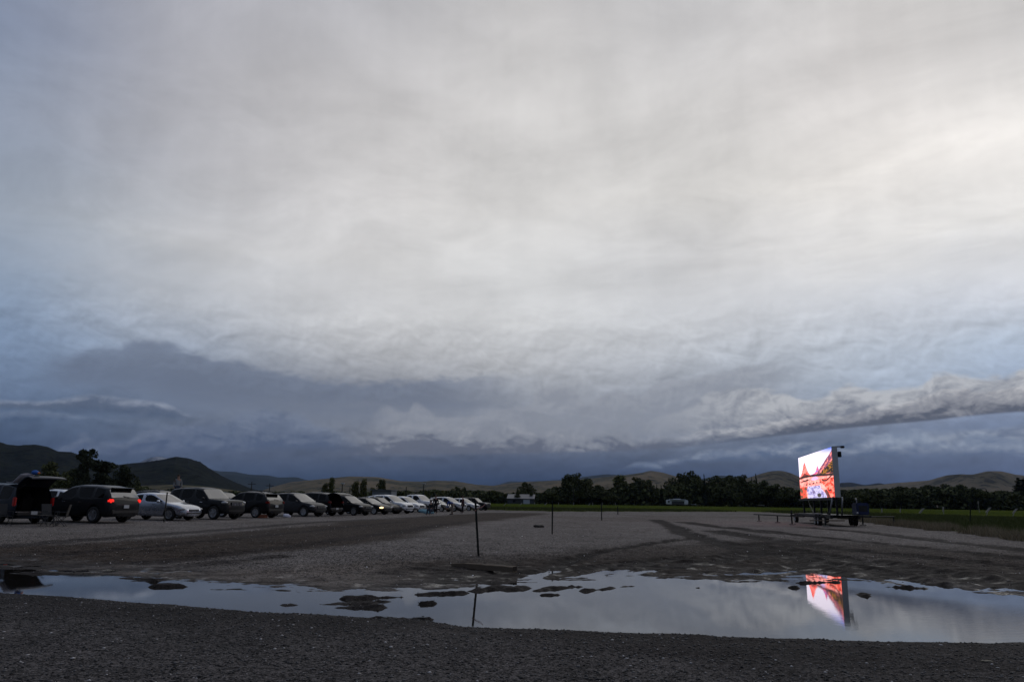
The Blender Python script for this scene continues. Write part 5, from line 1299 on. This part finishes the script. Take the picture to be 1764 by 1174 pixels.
def tree(kind, seed, leafm):
    t_ = bpy.data.objects.new({'poplar': 'poplar_tree', 'conifer': 'conifer_tree', 'round': 'broadleaf_tree', 'pine': 'pine_tree', 'bush': 'bush'}[kind], None); COL.objects.link(t_)
    V, Fq, tone = crown_mesh(kind, seed)
    o = np_mesh('crown', V, Fq, leafm, {'tone': ('FLOAT', tone)}, smooth=False); o.parent = t_
    m_ = MB(); rg = random.Random(seed); topz = {'poplar': 8.5, 'conifer': 9.3, 'round': 6.5, 'pine': 8.5, 'bush': 1.6}[kind]; r0_ = .22 if kind != 'bush' else .08
    m_.tube([(0, 0, -.3), (rg.uniform(-.1, .1), 0, topz*.4), (0, rg.uniform(-.15, .15), topz)], [r0_, r0_*.7, .04], 7)
    if kind in ('round', 'pine', 'bush'):
        for k in range(6):
            a = rg.uniform(0, 6.28); z0 = topz*rg.uniform(.3, .7); m_.tube([(0, 0, z0), (math.cos(a)*1.0, math.sin(a)*1.0, z0+.9), (math.cos(a)*1.8, math.sin(a)*1.8, z0+1.3)], [.09 if kind != 'bush' else .04, .06, .02], 5)
    m_.build('trunk', BARK, t_, True)
    return t_
KH = {'poplar': 10.6, 'conifer': 10.2, 'round': 9.9, 'pine': 10.2, 'bush': 3.9}; KW = {'poplar': 2.9, 'conifer': 3.9, 'round': 6.0, 'pine': 4.6, 'bush': 6.5}
PROTO = {}; used = set()
def put_tree(kind, var, px, ytop, D, wpx, label, cat, leaf=0, group=None, z0=None):
    top = at_y(px, ytop, D); z0 = (gz(top[0], D) if D < 100 else (.9 if D > 250 else .5)) if z0 is None else z0
    key = (kind, var, leaf)
    if key not in PROTO: PROTO[key] = tree(kind, 300+var*7+leaf*31+len(kind), LEAF[leaf]); o = PROTO[key]
    else: o = copy_tree(PROTO[key])
    H = max(.5, top[2]-z0); wm = wpx/F_PX*D*1.0
    o.location = (top[0], D, z0-.05); o.scale = (wm/KW[kind], wm/KW[kind]*.9, H/KH[kind]); o.rotation_euler = (0, 0, (px*1.7) % 6.28)
    tag(o, label, cat, group)
    return o
put_tree('pine', 0, 150, 768, 115, 34, 'tallest ragged dark tree above the crossover with glowing lights', 'tree', 2)
put_tree('pine', 1, 182, 784, 118, 42, 'broad dark tree right of the tallest ragged one on the left', 'tree', 2)
put_tree('round', 2, 214, 797, 125, 36, 'smaller dark tree on the right of the left hand clump', 'tree', 2)
put_tree('round', 3, 90, 794, 150, 52, 'dim wide tree behind the raised liftgate', 'tree', 0)
put_tree('round', 4, 126, 806, 140, 40, 'low dark tree between the liftgate and the tallest ragged tree', 'tree', 0)
put_tree('bush', 0, 232, 822, 130, 30, 'dark bush at the right foot of the left hand clump', 'bush', 0)
MIDG = 'slim trees behind the parked cars'
put_tree('poplar', 0, 572, 819, 330, 11, 'darkest slim poplar behind the SUV with the lifted tailgate', 'tree', 1, MIDG)
put_tree('poplar', 1, 561, 829, 330, 12, 'short poplar left of the darkest slim one', 'tree', 3, MIDG)
put_tree('poplar', 1, 613, 826, 330, 13, 'pale green poplar, left of the two above the grey box trailer', 'tree', 3, MIDG)
put_tree('poplar', 2, 627, 822, 330, 13, 'pale green poplar, right of the two above the grey box trailer', 'tree', 3, MIDG)
put_tree('poplar', 0, 659, 822.5, 330, 15, 'dark poplar straight above the grey box trailer', 'tree', 0, MIDG)
put_tree('poplar', 2, 643, 838, 330, 12, 'short green poplar left of the dark one above the box trailer', 'tree', 3, MIDG)
put_tree('round', 3, 733, 842, 330, 12, 'small round tree at the foot of the lamp post above the pickup', 'tree', 1, MIDG)
put_tree('round', 2, 760, 843, 330, 16, 'small round tree above the tan sedan', 'tree', 3, MIDG)
put_tree('round', 4, 786, 837, 420, 18, 'dark round tree on the slope behind the far white SUV', 'tree', 0, MIDG)
put_tree('round', 3, 800, 838, 420, 12, 'small dark tree right of the one behind the far white SUV', 'tree', 0, MIDG)
put_tree('round', 2, 850, 843, 400, 30, 'low green tree just right of the black off-roader', 'tree', 1)
BG = 'trees behind the barn and meadow'
for kind, var, px, yt, w, leaf, lab in [
 ('round', 3, 905, 829, 20, 0, 'dark tree rising straight behind the barn roof'), ('conifer', 0, 892, 838, 12, 0, 'narrow dark tree at the left behind the barn'), ('conifer', 1, 915, 842, 12, 0, 'short dark tree at the right end of the barn'),
 ('round', 4, 950, 846, 24, 1, 'low tree between the barn and the tall poplars'), ('poplar', 1, 978, 814, 18, 0, 'left tall poplar of the group above the second stake'), ('round', 2, 996, 813, 24, 0, 'widest and highest crown of the tall group above the second stake'),
 ('poplar', 2, 1010, 821, 17, 0, 'right poplar of the tall group above the second stake'), ('round', 3, 1030, 834, 26, 0, 'dim tree in the dip right of the tall poplar group'), ('round', 4, 1046, 844, 20, 0, 'low dim tree left of the pointed tree above the farthest stake'),
 ('poplar', 0, 1068, 815, 21, 1, 'pointed broad tree above the farthest stake'), ('round', 2, 1094, 820, 28, 0, 'round tree right of the pointed one above the farthest stake'), ('round', 3, 1117, 825, 22, 0, 'round tree left of the pair of small conifers'),
 ('conifer', 0, 1131, 833, 9, 2, 'first small conifer left of the camper'), ('conifer', 1, 1139, 834, 9, 2, 'second small conifer left of the camper'), ('conifer', 0, 1147, 833, 10, 2, 'third small conifer straight above the camper corner'),
 ('round', 4, 1170, 814, 28, 0, 'left shoulder of the highest tree mass above the camper'), ('round', 2, 1191, 809, 26, 0, 'highest round crown of the wood above the camper'), ('round', 3, 1203, 822, 24, 0, 'round crown right under the highest one of the wood'),
 ('conifer', 1, 1213, 815, 9, 2, 'lone pointed conifer standing out right of the highest crown'), ('round', 3, 1232, 818, 30, 0, 'broad crown right of the lone pointed conifer'), ('round', 4, 1256, 817, 30, 0, 'broad crown in the middle of the long wood'),
 ('round', 2, 1280, 816, 26, 0, 'high crown left of the twin conifer tips in the wood'), ('conifer', 0, 1294, 820, 9, 2, 'left conifer tip at the right end of the wood'), ('conifer', 1, 1302, 814, 9, 2, 'right and higher conifer tip at the right end of the wood'),
 ('round', 3, 1316, 826, 26, 0, 'crown where the wood begins to drop to the right'), ('round', 4, 1338, 832, 28, 0, 'lower crown left of the lit screen, farther from it'), ('round', 2, 1362, 838, 28, 0, 'lower crown right beside the left edge of the lit screen'),
 ('round', 3, 1390, 842, 30, 0, 'low crown hidden behind the legs of the lit screen'), ('round', 4, 1452, 842, 26, 0, 'low crown behind the blue generator'), ('round', 2, 1476, 842, 26, 1, 'low green crown right above the blue generator'),
 ('round', 3, 1500, 841, 26, 1, 'low crown left of the tiny gap in the right tree line'), ('round', 4, 1524, 840, 28, 0, 'low crown above the right outrigger'), ('round', 2, 1549, 836, 30, 0, 'domed crown left of the middle of the right tree line'),
 ('round', 3, 1574, 838, 26, 0, 'lower crown between the two domes of the right tree line'), ('round', 4, 1598, 834, 32, 0, 'broad dome in the middle of the right tree line'), ('round', 2, 1626, 832, 34, 0, 'highest broad dome of the right tree line'),
 ('round', 3, 1654, 833, 28, 0, 'dome right of the highest one of the right tree line'), ('round', 4, 1676, 838, 24, 0, 'dropping crown above the meadow stake'), ('conifer', 0, 1699, 841, 12, 2, 'small conifer between the meadow stake and the right edge'),
 ('round', 2, 1718, 844, 30, 1, 'low crown left of the big conifer at the right edge'), ('conifer', 1, 1753, 821, 34, 2, 'big dark conifer at the right edge of the picture'), ('pine', 1, 1775, 815, 44, 2, 'dark pine cut by the right edge of the picture')]:
    put_tree(kind, var, px, yt, 385+(px*7 % 40), w*1.35, lab, 'tree', leaf, BG)
# continuous understorey and scrub at the foot of the hills: nobody could count it
rg = np.random.default_rng(77); pts_ = []
TOPL = np.array([(-300, 835), (0, 836), (140, 838), (260, 842), (380, 848), (440, 850), (560, 849), (700, 848), (760, 846), (850, 849), (940, 849), (960, 838), (1020, 838), (1050, 845), (1090, 836), (1150, 845), (1175, 834), (1290, 833), (1340, 841), (1390, 846), (1450, 846), (1560, 842), (1660, 840), (1700, 848), (1764, 848), (2000, 842)], float)
for _ in range(1):
    n_ = 90000; px = rg.uniform(-250, 1950, n_); D = rg.uniform(395, 450, n_)
    yt = np.interp(px, TOPL[:, 0], TOPL[:, 1])+fbm(px*.06, px*0+1, 401, 4)*9
    hor = 865+(px-882)*.0135; fr = rg.random(n_)**.8
    tanx = (px-882)/1330; Y = D; topz = (hor-yt)/1330*D+EYE
    pts_.append(np.stack([tanx*Y, Y, .6+(topz-.6)*fr], -1))
V, Fq, tone = leaf_cloud(np.concatenate(pts_), .75, rg)
tag(np_mesh('scrub', V, Fq, LEAF[0], {'tone': ('FLOAT', tone)}, smooth=False), 'continuous dark scrub and undergrowth along the far side of the meadow', 'scrub', kind='stuff')

# ================================================================== grass blades of the meadow
rg = np.random.default_rng(9)
def blades(n_, region, hmin, hmax, w, seed, dry_=False):
    rg = np.random.default_rng(seed); x = rg.uniform(region[0], region[1], n_); y = rg.uniform(region[2], region[3], n_)
    s = meadow_s(x, y)+fbm(x*.5, y*.5, 501, 3)*1.5; k = (s > 0) if not dry_ else ((s > -.8) & (s < .9) & (fbm(x*.35, y*.35, 503, 3) > -.06) & (x > 15))
    x, y, s = x[k], y[k], s[k]; n_ = len(x); z = height(x, y)+.10*sstep(s, 0, 2)
    h = rg.uniform(hmin, hmax, n_); a = rg.uniform(0, 6.28, n_); lx, ly = rg.normal(0, .3, n_)*h, rg.normal(0, .3, n_)*h
    ca, sa = np.cos(a)*w, np.sin(a)*w
    V = np.stack([np.stack([x-ca, y-sa, z], -1), np.stack([x+ca, y+sa, z], -1), np.stack([x+lx, y+ly, z+h], -1)], 1).reshape(-1, 3)
    t = rg.random(n_); col = np.stack([.048+.04*t, .060+.04*t, .014+.012*t], -1)
    if dry_: col = np.stack([.17+.10*t, .14+.08*t, .09+.05*t], -1)
    return V, np.arange(n_*3).reshape(-1, 3), np.repeat(col, 3, 0)
B1 = blades(150000, (12, 75), 0, 0, 0, 0) if False else blades(150000, (14, 70, 26, 100), .12, .38, .014, 21); B2 = blades(60000, (-20, 60, 95, 150), .2, .5, .03, 22); B3 = blades(260000, (15, 45, 30, 78), .15, .50, .014, 23, True)
V = np.concatenate([B1[0], B2[0], B3[0]]); Fq = np.arange(len(V)).reshape(-1, 3); CC = np.concatenate([B1[2], B2[2], B3[2]])
mt, t, b = newmat('grass_blade'); at = t.nodes.new('ShaderNodeAttribute'); at.attribute_name = 'Col'; t.links.new(at.outputs['Color'], b.inputs['Base Color']); b.inputs['Roughness'].default_value = .8; b.inputs['Specular IOR Level'].default_value = .2
tag(np_mesh('grass', V, Fq, mt, {'Col': ('FLOAT_COLOR', CC)}, smooth=False), 'meadow grass with dry tufts along the gravel edge', 'grass', kind='stuff')

# ================================================================== evening air
hz = MB(); hz.box((0, 5600, 310), (26000, 16400, 622)); 
mt = bpy.data.materials.new('air'); mt.use_nodes = True; t = mt.node_tree; t.nodes.clear()
pv_ = t.nodes.new('ShaderNodeVolumePrincipled'); pv_.inputs['Color'].default_value = (.34, .54, 1.0, 1); pv_.inputs['Density'].default_value = 0.000016; pv_.inputs['Anisotropy'].default_value = 0.2
ot = t.nodes.new('ShaderNodeOutputMaterial'); t.links.new(pv_.outputs[0], ot.inputs['Volume'])
tag(hz.build('haze', mt), 'thin blue evening air between the lot and the mountains', 'haze', kind='stuff')
